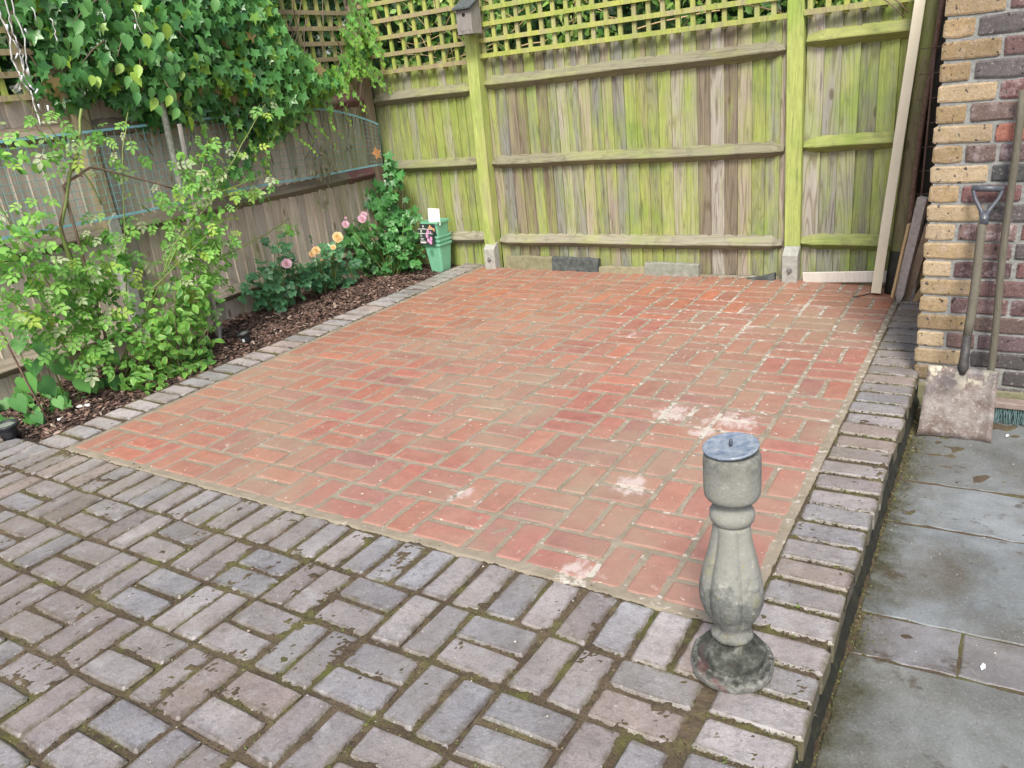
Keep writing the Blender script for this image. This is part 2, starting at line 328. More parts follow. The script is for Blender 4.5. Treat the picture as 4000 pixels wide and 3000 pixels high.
# leaves: colour = object colour x per-leaf attribute
def leaf_mat(name, gloss=.45, vein=0.25, edge=None, trans=.3, nveins=7.0):
    b = NB(name); a = b.attr('lc')['Color']; o = b.oinfo(); base = b.mix(1.0, a, o['Color'], 'MULTIPLY')
    uv = b.new('ShaderNodeUVMap').outputs[0]; s = b.sep(uv); ax = b.math('ABSOLUTE', b.math('SUBTRACT', s[0], .5))
    v = b.math('FRACT', b.math('MULTIPLY', b.math('SUBTRACT', s[1], b.math('MULTIPLY', ax, .9)), nveins))
    v = b.rng(b.math('ABSOLUTE', b.math('SUBTRACT', v, .5)), 0, .12, 1, 0)
    mid = b.rng(ax, 0, .03, 1, 0); v = b.math('MAXIMUM', b.math('MULTIPLY', v, .6), mid)
    c = b.mix(b.math('MULTIPLY', v, vein), base, b.mix(1.0, base, (1.9, 1.5, 1.6), 'MULTIPLY'))
    n = b.noise(30, 3); c = b.mix(b.rng(n, .4, .7, 0, .5), c, b.mix(1.0, c, (.7, .75, .7), 'MULTIPLY'))
    if edge: c = b.mix(b.rng(ax, .16, .34, 0, .75), c, edge)
    back = b.new('ShaderNodeNewGeometry').outputs['Backfacing']
    c = b.mix(b.math('MULTIPLY', back, .45), c, b.mix(.5, c, (.30, .36, .24)))
    b.col(c); b.rough(gloss); b.b.inputs['Specular IOR Level'].default_value = .45
    tr = b.new('ShaderNodeBsdfTranslucent'); b.put(tr.inputs[0], b.mix(1.0, c, (1.5, 1.45, .7), 'MULTIPLY'))
    ms = b.new('ShaderNodeMixShader'); ms.inputs[0].default_value = trans
    b.l.new(b.b.outputs[0], ms.inputs[1]); b.l.new(tr.outputs[0], ms.inputs[2]); b.l.new(ms.outputs[0], b.out.inputs[0])
    b.bump(v, .3, .002)
    return b.m
M['leaf'] = leaf_mat('leaf_matt', .5); M['ivy'] = leaf_mat('ivy_leaf', .26, .35, trans=.22, nveins=4.0)
M['varieg'] = leaf_mat('variegated_leaf', .45, .2, edge=(.30, .46, .09)); M['petal'] = leaf_mat('rose_petal', .6, .0, trans=.35)
M['hornb'] = leaf_mat('ribbed_leaf', .45, .45, nveins=11.0)

# ------------------------------------------------------------------ object helpers
WORLD = {}
def link(name, me, parent=None, loc=None, rot=None, color=None):
    """new object given in world coordinates, parented without moving it"""
    o = bpy.data.objects.new(name, me); COL.objects.link(o)
    if parent is not None:
        o.parent = parent
        if parent.name in WORLD: o.matrix_parent_inverse = WORLD[parent.name].inverted()
    if loc is not None or rot is not None:
        Mr = rot.to_matrix().to_4x4() if hasattr(rot, 'to_matrix') else Matrix.Identity(4)
        WORLD[o.name] = Matrix.Translation(loc or (0, 0, 0)) @ Mr
    if loc is not None: o.location = loc
    if rot is not None: o.rotation_euler = rot
    if color is not None: o.color = color if len(color) == 4 else (*color, 1)
    return o
def me_from(name, verts, faces, mat, smooth=False):
    me = bpy.data.meshes.new(name); me.from_pydata(verts, [], faces); me.update()
    if mat: me.materials.append(mat)
    if smooth: me.polygons.foreach_set('use_smooth', [True] * len(me.polygons))
    return me
def tag(o, label, cat, group=None):
    o['label'] = label; o['category'] = cat
    if group: o['group'] = group
    return o
def struct(o): o['kind'] = 'structure'; return o
def stuff(o): o['kind'] = 'stuff'; return o
def empty(name, loc=(0, 0, 0)):
    o = bpy.data.objects.new(name, None); COL.objects.link(o); o.location = loc; o.empty_display_size = .1; WORLD[o.name] = Matrix.Translation(loc); return o

class MB:
    def __init__(s): s.v = []; s.f = []
    def add(s, vs, fs):
        n = len(s.v); s.v += [tuple(v) for v in vs]; s.f += [tuple(i + n for i in f) for f in fs]
    def box(s, c, d, M3=None):
        cx, cy, cz = c; x, y, z = d[0] / 2, d[1] / 2, d[2] / 2
        vs = [Vector((i * x, j * y, k * z)) for k in (-1, 1) for j in (-1, 1) for i in (-1, 1)]
        if M3: vs = [M3 @ v for v in vs]
        vs = [v + Vector(c) for v in vs]
        s.add(vs, [(0, 2, 3, 1), (4, 5, 7, 6), (0, 1, 5, 4), (2, 6, 7, 3), (0, 4, 6, 2), (1, 3, 7, 5)])
    def tube(s, pts, r, n=6, cap=True):
        pts = [Vector(p) for p in pts]
        rs = r if isinstance(r, (list, tuple)) else [r] * len(pts)
        base = len(s.v); prev = None
        for i, p in enumerate(pts):
            t = (pts[min(i + 1, len(pts) - 1)] - pts[max(i - 1, 0)]).normalized()
            a = t.orthogonal().normalized() if prev is None else (prev - t * prev.dot(t)).normalized()
            prev = a; bb = t.cross(a)
            for k in range(n):
                an = 2 * math.pi * k / n; s.v.append(tuple(p + (a * math.cos(an) + bb * math.sin(an)) * rs[i]))
        for i in range(len(pts) - 1):
            for k in range(n):
                a0 = base + i * n + k; a1 = base + i * n + (k + 1) % n
                s.f.append((a0, a1, a1 + n, a0 + n))
        if cap:
            s.f.append(tuple(base + k for k in reversed(range(n)))); e = base + (len(pts) - 1) * n; s.f.append(tuple(e + k for k in range(n)))
    def lathe(s, prof, n=32, c=(0, 0, 0), fn=None, M3=None):
        base = len(s.v)
        for r, z in prof:
            for k in range(n):
                a = 2 * math.pi * k / n; rr = fn(r, z, a) if fn else r
                v = Vector((rr * math.cos(a), rr * math.sin(a), z))
                if M3: v = M3 @ v
                s.v.append(tuple(v + Vector(c)))
        for i in range(len(prof) - 1):
            for k in range(n):
                a0 = base + i * n + k; a1 = base + i * n + (k + 1) % n
                s.f.append((a0, a1, a1 + n, a0 + n))
        s.f.append(tuple(base + k for k in reversed(range(n)))); e = base + (len(prof) - 1) * n; s.f.append(tuple(e + k for k in range(n)))
    def obj(s, name, mat, parent=None, smooth=False, color=None, loc=None, rot=None):
        return link(name, me_from(name, s.v, s.f, mat, smooth), parent, loc, rot, color)

def project(p):
    d = Vector(p) - CP; z = d.dot(_z)
    if z < .05: return None
    return (.5 + d.dot(_x) / z * 27.565 / 36, .5 + d.dot(_y) / z * 27.565 / 36 * 4 / 3, z)
def inview(p, m=.06):
    q = project(p); return q is not None and -m < q[0] < 1 + m and -m < q[1] < 1 + m

def bevel_box(L, W, H, seed, wear=.004, jit=.0018, tri_top=True):
    """brick with jittered outline, worn upper edge; top at z=0"""
    r = random.Random(seed); x, y = L / 2, W / 2; k = .006
    base = [(-x + k, -y), (0, -y), (x - k, -y), (x, -y + k), (x, y - k), (x - k, y), (0, y), (-x + k, y), (-x, y - k), (-x, -y + k)]
    out = [(a + r.uniform(-jit, jit), c + r.uniform(-jit, jit)) for a, c in base]
    ins = [(a * (1 - .009 / L * 1.6) , c * (1 - .009 / W * 1.6)) for a, c in out]
    n = len(out); vs = [(a, c, -H) for a, c in out] + [(a, c, -wear + r.uniform(-.001, .001)) for a, c in out] + [(a, c, 0) for a, c in ins]
    fs = []
    for i in range(n):
        j = (i + 1) % n; fs.append((i, j, j + n, i + n)); fs.append((i + n, j + n, j + 2 * n, i + 2 * n))
    fs.append(tuple(range(2 * n, 3 * n)))
    return vs, fs
RED_ME = [me_from('brick', *bevel_box(.2060, .0955, .06, 100 + i, .003, .0025), M['red']) for i in range(8)]
OLD_ME = [me_from('brick', *bevel_box(.210, .0985, .062, 200 + i, .007, .0035), M['old']) for i in range(10)]

# ------------------------------------------------------------------ ground far around, red paving
gr = MB(); gr.add([(-40, -40, -.4), (40, -40, -.4), (40, 40, -.4), (-40, 40, -.4)], [(0, 1, 2, 3)])
g = struct(gr.obj('ground', M['soil']))

def grid_mesh(name, x0, x1, y0, y1, step, hf, mat, skirt=None, smooth=True):
    nx = max(2, int((x1 - x0) / step)); ny = max(2, int((y1 - y0) / step))
    xs = np.linspace(x0, x1, nx + 1); ys = np.linspace(y0, y1, ny + 1)
    v = [(x, y, hf(x, y)) for y in ys for x in xs]
    if skirt is not None:
        for i, (x, y, z) in enumerate(v):
            if x in (xs[0], xs[-1]) or y in (ys[0], ys[-1]): v[i] = (x, y, z)
    W = nx + 1; f = [(j * W + i, j * W + i + 1, (j + 1) * W + i + 1, (j + 1) * W + i) for j in range(ny) for i in range(nx)]
    if skirt is not None:
        n0 = len(v); ring = [i for i in range(W)] + [j * W + W - 1 for j in range(1, ny + 1)] + [ny * W + i for i in range(W - 2, -1, -1)] + [j * W for j in range(ny - 1, 0, -1)]
        for i in ring: v.append((v[i][0], v[i][1], skirt))
        for a in range(len(ring)):
            b2 = (a + 1) % len(ring); f.append((ring[a], n0 + a, n0 + b2, ring[b2]))
    me = me_from(name, v, f, mat, smooth); return me
def nz(x, y, s, o=0): return noise.noise(Vector((x * s + o, y * s - o, o * 1.7)))

def gy(u, v): return .225 * v * (1 + .022 * (1 - u / 14) * (v / 14))
def patio_h(x, y): return .004 * nz(x, y, 1.1, 3)
red_bed = link('red_brick_patio', grid_mesh('red_brick_patio', -.03, 3.172, -.03, 3.575, .012,
    lambda x, y: patio_h(x, y) - .0030 + .0034 * nz(x, y, 60, 1) + .0022 * nz(x, y, 13, 5), M['sand'], skirt=-.2))
struct(red_bed); red_bed['label'] = 'new red basket-weave brick paving with sandy joints'
# chalk-marked bricks of the photograph: (x, y, amount)
CH = [(2.526, 1.229, 1.0), (2.764, 1.21, .85), (2.70, 1.10, .8), (2.576, .595, .55), (2.663, .062, .5), (2.6, 1.12, .5), (2.3, 2.75, .35), (2.6, 2.8, .35), (2.1, 2.9, .3), (1.45, 2.7, .25)]
BR = []
for i in range(14):
    for j in range(14):
        for k in (0, 1):
            if (i + j) % 2 == 0: BR.append((i + .25 + .5 * k, j + .5, 90))
            else: BR.append((i + .5, j + .25 + .5 * k, 0))
for i in range(14): BR.append((i + .5, 14.25, 0))
for i in range(28): BR.append((i * .5 + .25, 15.0, 90))
REDC = [(.40, .145, .10), (.35, .13, .10), (.33, .13, .105), (.34, .12, .10), (.30, .125, .11), (.32, .11, .095), (.275, .125, .115), (.42, .15, .10)]
def redcol(x, y, r):
    # more orange towards the far left, duller and darker elsewhere
    t = max(0, min(1, (1.0 - x / 2.6) * .5 + (y / 3.5) * .25 + r.uniform(-.5, .35)))
    c = Vector(REDC[4]).lerp(Vector(r.choice(REDC[2:7])), .8).lerp(Vector((.44, .155, .095)), t * .8)
    return c * r.uniform(.88, 1.1)
items = []
for (u, v, a) in BR:
    x, y = u * .225, gy(u, v); items.append((Vector((x, y, patio_h(x, y))) , a))
items.sort(key=lambda t: (t[0] - CP).length * (1 if inview(t[0], .03) else 3))
far = MB()
for n, (p, a) in enumerate(items):
    r = random.Random(n * 13 + 5)
    rot = Matrix.Rotation(rad(a) + r.uniform(-.012, .012), 3, 'Z') @ Matrix.Rotation(r.uniform(-.008, .008), 3, 'X') @ Matrix.Rotation(r.uniform(-.006, .006), 3, 'Y')
    q = p + Vector((r.uniform(-.0015, .0015), r.uniform(-.0015, .0015), r.uniform(-.001, .0022)))
    if n < 300:
        ch = 0.0 if r.random() > .14 else r.uniform(.05, .3)
        o = link('brick', RED_ME[r.randrange(8)], red_bed, q, rot.to_euler(), (*redcol(q.x, q.y, r), ch))
    else:
        vs, fs = bevel_box(.2060, .0955, .06, n, .003)
        far.add([rot @ Vector(v) + q for v in vs], fs)
stuff(far.obj('far_bricks', M['redj'], red_bed))

# ------------------------------------------------------------------ old grey paving with borders
def old_bed_h(x, y):
    m = nz(x, y, 2.3, 11)
    return patio_h(x, y) - (.0060 if x < 1.6 else .0068) + .0066 * nz(x, y, 34, 4) + .0064 * nz(x, y, 110, 8) + .0070 * nz(x, y, 11, 2) + .003 * m
def bed_piece(name, x0, x1, y0, y1, parent, step=.007):
    return link(name, grid_mesh(name, x0, x1, y0, y1, step, old_bed_h, M['moss_joint'], skirt=-.2), parent)
old_bed = struct(bed_piece('old_brick_patio', -1.3, 3.374, -2.6, -.030, None, .0075)); old_bed['label'] = 'old weathered grey basket-weave brick paving with mossy joints'
bed_piece('right_border_bed', 3.172, 3.374, -.03, 3.30, old_bed).name = 'border_bed'
bed_piece('left_border_bed', -.262, -.03, -.03, 3.86, old_bed).name = 'border_bed.001'
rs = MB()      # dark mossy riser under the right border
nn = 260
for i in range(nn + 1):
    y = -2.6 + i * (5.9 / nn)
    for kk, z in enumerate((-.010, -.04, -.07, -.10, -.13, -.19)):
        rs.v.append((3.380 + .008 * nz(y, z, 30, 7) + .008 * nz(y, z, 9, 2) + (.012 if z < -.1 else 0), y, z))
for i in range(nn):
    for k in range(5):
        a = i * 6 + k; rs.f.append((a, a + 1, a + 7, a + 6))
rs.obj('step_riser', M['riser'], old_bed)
GREYC = [(.208, .210, .216), (.192, .201, .214), (.225, .222, .224), (.198, .188, .187), (.185, .192, .198), (.25, .247, .248), (.225, .200, .190), (.24, .235, .235)]
OUTER = []
def old_brick_at(x, y, a, z=0.0, tilt=.014, tone=1.0):
    r = rnd
    if not inview((x, y, 0), .05):
        if inview((x, y, 0), .55): OUTER.append((x, y, a))
        return
    rot = Matrix.Rotation(rad(a) + r.uniform(-.025, .025), 3, 'Z') @ Matrix.Rotation(r.uniform(-tilt, tilt), 3, 'X') @ Matrix.Rotation(r.uniform(-tilt, tilt), 3, 'Y')
    c = Vector(r.choice(GREYC)) * r.uniform(.86, 1.14) * tone
    # reddish towards the camera's left foreground
    c = Vector((c.x * 1.03, c.y * .98, c.z * .98))
    o = link('brick', OLD_ME[r.randrange(10)], old_bed, (x + r.uniform(-.004, .004), y + r.uniform(-.004, .004), z + patio_h(x, y) + r.uniform(-.002, .003)), rot.to_euler(), (*c, 1))
    o.scale = (r.uniform(.97, 1.02), r.uniform(.95, 1.04), 1)
for k in range(-6, 31): old_brick_at(-.30 + .113 * k + .02, -.138, 90, tone=1.12)          # front soldier course
for i in range(-6, 14):
    for rr in range(0, 11):
        y0 = -.247 - .2255 * rr
        for k in (0, 1):
            if (i + rr) % 2 == 0: old_brick_at((i + .25 + .5 * k) * .225, y0 - .1125, 90)
            else: old_brick_at((i + .5) * .225, y0 - .056 - .1125 * k, 0)
yy = 3.12
while yy > -2.55:
    old_brick_at(3.280, yy, 0, tone=1.05); yy -= .1135
yy = 3.80
while yy > -.1:
    old_brick_at(-.138, yy, 0, tone=1.45, z=.002); yy -= .1145
old_brick_at(-.02, 3.72, 0, tone=.9); old_brick_at(.0, 3.62, 8, tone=.9)

om = MB()
for n, (x, y, a) in enumerate(OUTER):
    vs, fs = bevel_box(.210, .0985, .062, 3000 + n, .007, .0035); rot = Matrix.Rotation(rad(a) + .02 * math.sin(n * 7.3), 3, 'Z'); om.add([rot @ Vector(v) + Vector((x, y, patio_h(x, y) + .002 * math.sin(n * 3.1))) for v in vs], fs)
stuff(om.obj('outer_bricks', M['oldj'], old_bed))

# ------------------------------------------------------------------ side path of concrete slabs
path = link('path', grid_mesh('path', 3.38, 5.6, -3.4, 2.05, .03, lambda x, y: -.1525 + .0035 * nz(x, y, 20, 1), M['moss_joint'], skirt=-.3)); struct(path)
def slab(x0, x1, y0, y1, sk=0., color=(1, 1, 1)):
    w_, d_ = x1 - x0, y1 - y0; r = random.Random(int(x0 * 100 + y0 * 1000)); j = lambda: r.uniform(-.004, .004)
    nx, ny = max(4, int(w_ / .06)), max(3, int(d_ / .06)); pts = []
    for i in range(nx): pts.append((x0 + w_ * i / nx, y0 + j() * 1.3 + sk * (w_ * i / nx)))
    for i in range(ny): pts.append((x1, y0 + d_ * i / ny + sk * w_))
    for i in range(nx): pts.append((x1 - w_ * i / nx, y1 + j() * 1.3 + sk * (w_ - w_ * i / nx)))
    for i in range(ny): pts.append((x0 + j(), y1 - d_ * i / ny))
    n = len(pts); cx, cy = (x0 + x1) / 2, (y0 + y1) / 2; z = -.150 + r.uniform(-.002, .002)
    vs = [(x, y, -.2) for x, y in pts] + [(x, y, z - .0025) for x, y in pts] + [(cx + (x - cx) * (1 - .008 / w_), cy + (y - cy) * (1 - .008 / d_), z) for x, y in pts]
    fs = []
    for i in range(n):
        k = (i + 1) % n; fs.append((i, k, k + n, i + n)); fs.append((i + n, k + n, k + 2 * n, i + 2 * n))
    fs.append(tuple(range(2 * n, 3 * n)))
    link('slab', me_from('slab', vs, fs, M['slab']), path, color=color)
slab(3.40, 5.5, 1.235, 2.02, .02, (.85, .87, .85)); slab(3.40, 5.5, .915, 1.222, .02, (1.06, 1.1, 1.12)); slab(3.40, 5.5, .375, .905, .02, (1.0, 1.06, 1.1))
slab(3.41, 3.66, .180, .362, .05, (1.05, .97, 1.0)); slab(3.663, 5.5, .195, .375, .02, (1.08, .98, .98)); slab(3.40, 5.5, -.60, .172, .03, (.98, .98, .93)); slab(3.40, 5.5, -1.5, -.615, 0, (1, 1, 1)); slab(3.40, 5.5, -3.2, -1.515, 0, (1, 1, 1))

# ------------------------------------------------------------------ flower bed
def soil_h(x, y):
    t = max(0, min(1, (-x - .27) / .6)); far_ = max(0, min(1, (y - 2.7) / .8))
    return -.022 + (.036 - .055 * far_) * t + .012 * nz(x, y, 6, 3) + .006 * nz(x, y, 25, 5) - .05 * max(0, 1 - (-x - .245) / .03) * (x > -.275)
bed = link('flower_bed', grid_mesh('flower_bed', -1.12, -.235, -.34, 3.95, .016, soil_h, M['soil'], skirt=-.35)); struct(bed)
b2 = link('flower_bed_end', grid_mesh('flower_bed_end', -.26, .1, 3.60, 3.95, .02, soil_h, M['soil'], skirt=-.3), bed)
chips = MB(); r = random.Random(3)
for i in range(21000):
    y = r.uniform(.0, 3.7); x = r.uniform(-1.0, -.26)
    if y < 1.5 and r.random() < .45: continue
    L_, W_ = r.uniform(.008, .026), r.uniform(.004, .010)
    Mr = Matrix.Rotation(r.uniform(0, 6.28), 3, 'Z') @ Matrix.Rotation(r.uniform(-.7, .7), 3, 'X') @ Matrix.Rotation(r.uniform(-.6, .6), 3, 'Y')
    z = soil_h(x, y) + r.uniform(.001, .013)
    pts = [Vector((-L_, 0, 0)), Vector((-.3 * L_, -W_, .002)), Vector((L_, -W_ * .4, 0)), Vector((L_ * .6, W_, .001)), Vector((-.5 * L_, W_ * .8, .002)), Vector((0, 0, .004))]
    chips.add([Mr @ p + Vector((x, y, z)) for p in pts], [(0, 1, 5), (1, 2, 5), (2, 3, 5), (3, 4, 5), (4, 0, 5)])
stuff(chips.obj('bark_mulch', M['chip'], bed)); 


# ------------------------------------------------------------------ fences
def yf(x): return 3.584 - .020 * x            # front edge of the back fence's rails
T1 = Vector((1, -.02, 0)).normalized(); N1 = Vector((-.02, -1, 0)).normalized()
T2 = Vector((0, 1, 0)); N2 = Vector((1, 0, 0))
GREYW = [(.31, .30, .285), (.25, .25, .25), (.35, .31, .27), (.26, .21, .175), (.39, .36, .335), (.20, .19, .18), (.40, .34, .30)]
PINKW = [(.60, .515, .455), (.64, .56, .50), (.55, .475, .42), (.61, .52, .45), (.53, .475, .435)]
def board(parent, org, T, N, w_, z0, z1, mat, color, seed, lean=0.0, name='board', flip=False):
    """feather-edged vertical board; org on the board's back plane, running w_ along T"""
    r = random.Random(seed); t0, t1 = .002, .021 + r.uniform(-.003, .005); vs = []; nz_ = 5
    for k in range(nz_ + 1):
        z = z0 + (z1 - z0) * k / nz_; sh = lean * (z - z0) + (r.uniform(-.0012, .0012) if 0 < k < nz_ else 0)
        for (a, d) in (((0, 0), (w_, 0), (w_ - .001, t1), (0, t0 + .004)) if not flip else ((-.008, 0), (w_ - .008, 0), (w_ - .008, t0 + .004), (-.007, t1))):
            vs.append(Vector(org) + T * (a + sh) + N * d + Vector((0, 0, z)))
    fs = []
    for k in range(nz_):
        for i in range(4):
            a, b_ = k * 4 + i, k * 4 + (i + 1) % 4; fs.append((a, b_, b_ + 4, a + 4))
    fs.append((3, 2, 1, 0)); e = nz_ * 4; fs.append((e, e + 1, e + 2, e + 3))
    return link(name, me_from(name, vs, fs, mat), parent, color=color)
def arris(parent, A, B, N, mat, color, tap=(1, 1), seed=0, sc=1.0):
    """triangular rail from A to B (points on its front edge), back against the boards; ends hewn where tap is set"""
    A = Vector(A); B = Vector(B); T = (B - A).normalized(); L = (B - A).length; r = random.Random(seed)
    secs = []
    def sec(d, k): return [A + T * d - N * .056 + Vector((0, 0, .060 * k * sc)), A + T * d + Vector((0, 0, .003 * k)) - N * (.052 * (1 - k)) * 1.0, A + T * d + Vector((0, 0, -.004 * k)) - N * (.052 * (1 - k)) * 1.0, A + T * d - N * .056 + Vector((0, 0, -.046 * k * sc))]
    ds = [0, .075] + [.075 + (L - .15) * i / 10 for i in range(1, 10)] + [L - .075, L]
    vs = []
    for i, d in enumerate(ds):
        k = 1.0
        if i == 0 and tap[0]: k = .5
        if i == len(ds) - 1 and tap[1]: k = .5
        q = sec(d, k)
        wv = Vector((0, 0, .0025 * math.sin(d * 5 + seed)))
        vs += [p + wv + Vector((0, 0, r.uniform(-.001, .001))) for p in q]
    fs = []
    for i in range(len(ds) - 1):
        for k in range(4):
            a, b_ = i * 4 + k, i * 4 + (k + 1) % 4; fs.append((a, b_, b_ + 4, a + 4))
    fs.append((3, 2, 1, 0)); e = (len(ds) - 1) * 4; fs.append((e, e + 1, e + 2, e + 3))
    return link('rail', me_from('rail', vs, fs, mat), parent, color=color)
def bxo(name, c, d, mat, parent=None, M3=None, color=(1, 1, 1), bev=0):
    m = MB(); m.box(c, d, M3); o = m.obj(name, mat, parent, color=color)
    if bev:
        md = o.modifiers.new('bevel', 'BEVEL'); md.width = bev; md.segments = 2
    return o
def post_obj(parent, xb, yb, xt, yt, z0, z1, w_, mat, color, M3=None, name='post'):
    m = MB(); n = 8; vs = []
    for k in range(n + 1):
        t = k / n; c = Vector((xb + (xt - xb) * t, yb + (yt - yb) * t, z0 + (z1 - z0) * t)); e = .004
        sq = [(-w_ / 2 + e, -w_ / 2), (w_ / 2 - e, -w_ / 2), (w_ / 2, -w_ / 2 + e), (w_ / 2, w_ / 2 - e), (w_ / 2 - e, w_ / 2), (-w_ / 2 + e, w_ / 2), (-w_ / 2, w_ / 2 - e), (-w_ / 2, -w_ / 2 + e)]
        vs += [c + Vector((a, b_, 0)) for a, b_ in sq]
    fs = []
    for k in range(n):
        for i in range(8):
            a, b_ = k * 8 + i, k * 8 + (i + 1) % 8; fs.append((a, b_, b_ + 8, a + 8))
    fs.append(tuple(range(n * 8, n * 8 + 8)))
    return link(name, me_from(name, vs, fs, mat), parent, color=color)

bf = empty('back_fence', (1.2, 3.62, 0)); tag(bf, 'green algae-stained close-board fence with trellis top across the back of the patio', 'fence')
r = random.Random(21); seed = 0
# bays: (x0, x1, board pitch, palette, algae)
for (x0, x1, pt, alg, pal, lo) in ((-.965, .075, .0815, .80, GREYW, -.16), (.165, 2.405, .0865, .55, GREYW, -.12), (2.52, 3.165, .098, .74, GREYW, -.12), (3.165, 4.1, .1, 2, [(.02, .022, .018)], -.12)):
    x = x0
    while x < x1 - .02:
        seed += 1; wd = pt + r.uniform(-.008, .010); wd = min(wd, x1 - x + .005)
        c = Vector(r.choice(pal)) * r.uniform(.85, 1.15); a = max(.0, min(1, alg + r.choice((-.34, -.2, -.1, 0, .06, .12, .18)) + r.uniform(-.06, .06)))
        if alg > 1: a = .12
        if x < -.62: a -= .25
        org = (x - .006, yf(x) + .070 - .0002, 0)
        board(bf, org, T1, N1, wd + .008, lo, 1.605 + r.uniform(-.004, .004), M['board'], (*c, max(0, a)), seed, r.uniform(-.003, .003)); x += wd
RC = [(.22, .21, .155), (.21, .20, .145), (.28, .265, .21)]
for (xa, xb, ta, tb, zs) in ((-.93, .045, 0, 1, ((1.357, 1.367), (.808, .82), (.212, .222))), (.165, 2.40, 1, 1, ((1.393, 1.405), (.815, .812), (.205, .213))), (2.52, 3.9, 1, 0, ((1.440, 1.432), (.831, .852), (.226, .238)))):
    for k, (za, zb) in enumerate(zs):
        seed += 1; arris(bf, (xa, yf(xa), za), (xb, yf(xb), zb), N1, M['rail'], (*RC[k], .30 if xa < 2 else .85), (ta, tb), seed)
for (xb_, xt_, cc, k) in ((.108, .150, (.42, .38, .24), .86), (2.476, 2.452, (.36, .33, .22), .95)):
    post_obj(bf, xb_, yf(1) + .022, xt_ - (.0), yf(1) + .022, -.1, 2.3, .098, M['post'], (*cc, k))
def spur(parent, x, y, zt, w_=.10, d_=.085, color=1):
    m = MB(); vs = []
    prof = [(0, -.25), (0, zt - .045), (.055, zt), (d_, zt), (d_, -.25)]
    for sx in (-1, 1):
        for (dy, z) in prof: vs.append((x + sx * w_ / 2, y + dy, z))
    n = 5; fs = [(0, 1, 2, 3, 4), (9, 8, 7, 6, 5)] + [(i, i + n, (i + 1) % n + n, (i + 1) % n) for i in range(n)]
    m.add(vs, fs); o = m.obj('concrete_spur', M['concrete'], parent); md = o.modifiers.new('bevel', 'BEVEL'); md.width = .006; md.segments = 2
    bt = MB(); Rx = Matrix.Rotation(rad(90), 3, 'X')
    bt.lathe([(.019, -.001), (.019, .003), (.018, .004)], 16, (x, y, .078), M3=Rx); bt.lathe([(.0115, .004), (.0115, .013), (.009, .015)], 6, (x, y, .078), M3=Rx); bt.lathe([(.005, .015), (.005, .021)], 8, (x, y, .078), M3=Rx)
    bt.obj('bolt', M['steel'], o)
    return o
spur(bf, .122, 3.497, .205, .10); spur(bf, 2.487, 3.425, .222, .098)
# trellis top: laths in front, uprights behind
def lath(parent, A, B, wz, d, mat, color, N):
    A = Vector(A); B = Vector(B); T = (B - A).normalized(); up = T.cross(N).normalized()
    vs = [P + up * a + N * b_ for P in (A, B) for a, b_ in ((-wz / 2, 0), (wz / 2, 0), (wz / 2, d), (-wz / 2, d))]
    return link('slat', me_from('slat', vs, [(0, 1, 2, 3), (7, 6, 5, 4), (0, 4, 5, 1), (1, 5, 6, 2), (2, 6, 7, 3), (3, 7, 4, 0)], mat), parent, color=color)
TY = [(.36, .33, .20), (.33, .30, .19), (.40, .37, .24)]
def trellis(parent, T, N, O, s0, s1, z0, zp, n, vp, hcol, vcol, hal, val, face):
    t = empty('trellis', Vector(O) + T * (s0 + s1) / 2 + Vector((0, 0, z0))); t.parent = parent; t.matrix_parent_inverse = WORLD[parent.name].inverted()
    for i in range(n):
        z = z0 + zp * i + r.uniform(-.002, .002); c = Vector(r.choice(hcol)) * r.uniform(.9, 1.1)
        lath(t, Vector(O) + T * s0 + Vector((0, 0, z)) + N * face, Vector(O) + T * s1 + Vector((0, 0, z + r.uniform(-.003, .003))) + N * face, .031, .016, M['slat'], (*c, hal + r.uniform(-.15, .15)), N)
    s = s0 + .03
    while s < s1 - .01:
        c = Vector(r.choice(vcol)) * r.uniform(.9, 1.1)
        lath(t, Vector(O) + T * s + Vector((0, 0, z0 - .03)) + N * (face - .0165), Vector(O) + T * (s + r.uniform(-.004, .004)) + Vector((0, 0, z0 + zp * (n - 1) + .02)) + N * (face - .0165), .030, .016, M['slat'], (*c, val + r.uniform(-.15, .15)), N); s += vp
    return t
O1 = Vector((0, yf(0) + .01, 0))
BRN = [(.33, .26, .17), (.30, .24, .16), (.35, .28, .18)]
trellis(bf, T1, N1, O1, .19, 2.415, 1.595, .1045, 7, .1005, TY, TY, .80, .55, 0)
trellis(bf, T1, N1, O1, -.94, .095, 1.570, .1255, 6, .1255, BRN, TY, .30, .85, 0)
trellis(bf, T1, N1, O1, 2.51, 3.9, 1.597, .1045, 6, .1005, TY, TY, .5, .6, 0)

lf = empty('side_fence', (-1.0, 1.6, 0)); tag(lf, 'brown close-board side fence with trellis behind the flower bed', 'fence')
y = -1.0
while y < 3.56:
    seed += 1; wd = .0885 + r.uniform(-.008, .006); near = max(0, (y - 2.7) / .8)
    c = Vector(r.choice(PINKW)) * r.uniform(.82, 1.10)
    board(lf, (-1.038, y, 0), T2, N2, wd + .006, -.22, 1.60 + r.uniform(-.003, .003), M['fence_l'], (*c, min(1, .10 + .42 * near + r.uniform(-.05, .12))), seed, r.uniform(-.003, .003), flip=True); y += wd
LC = [(.27, .22, .175), (.22, .19, .16), (.33, .29, .24)]
for (ya, yb) in ((-1.3, 1.05), (1.13, 3.53)):
    for k, z in enumerate((1.378, .79, .188)):
        seed += 1; o = arris(lf, (-.97, ya, z), (-.97, yb, z + (.002 if ya > 1 else 0)), N2, M['rail_y'], (*LC[k], .12), (0, 0), seed)
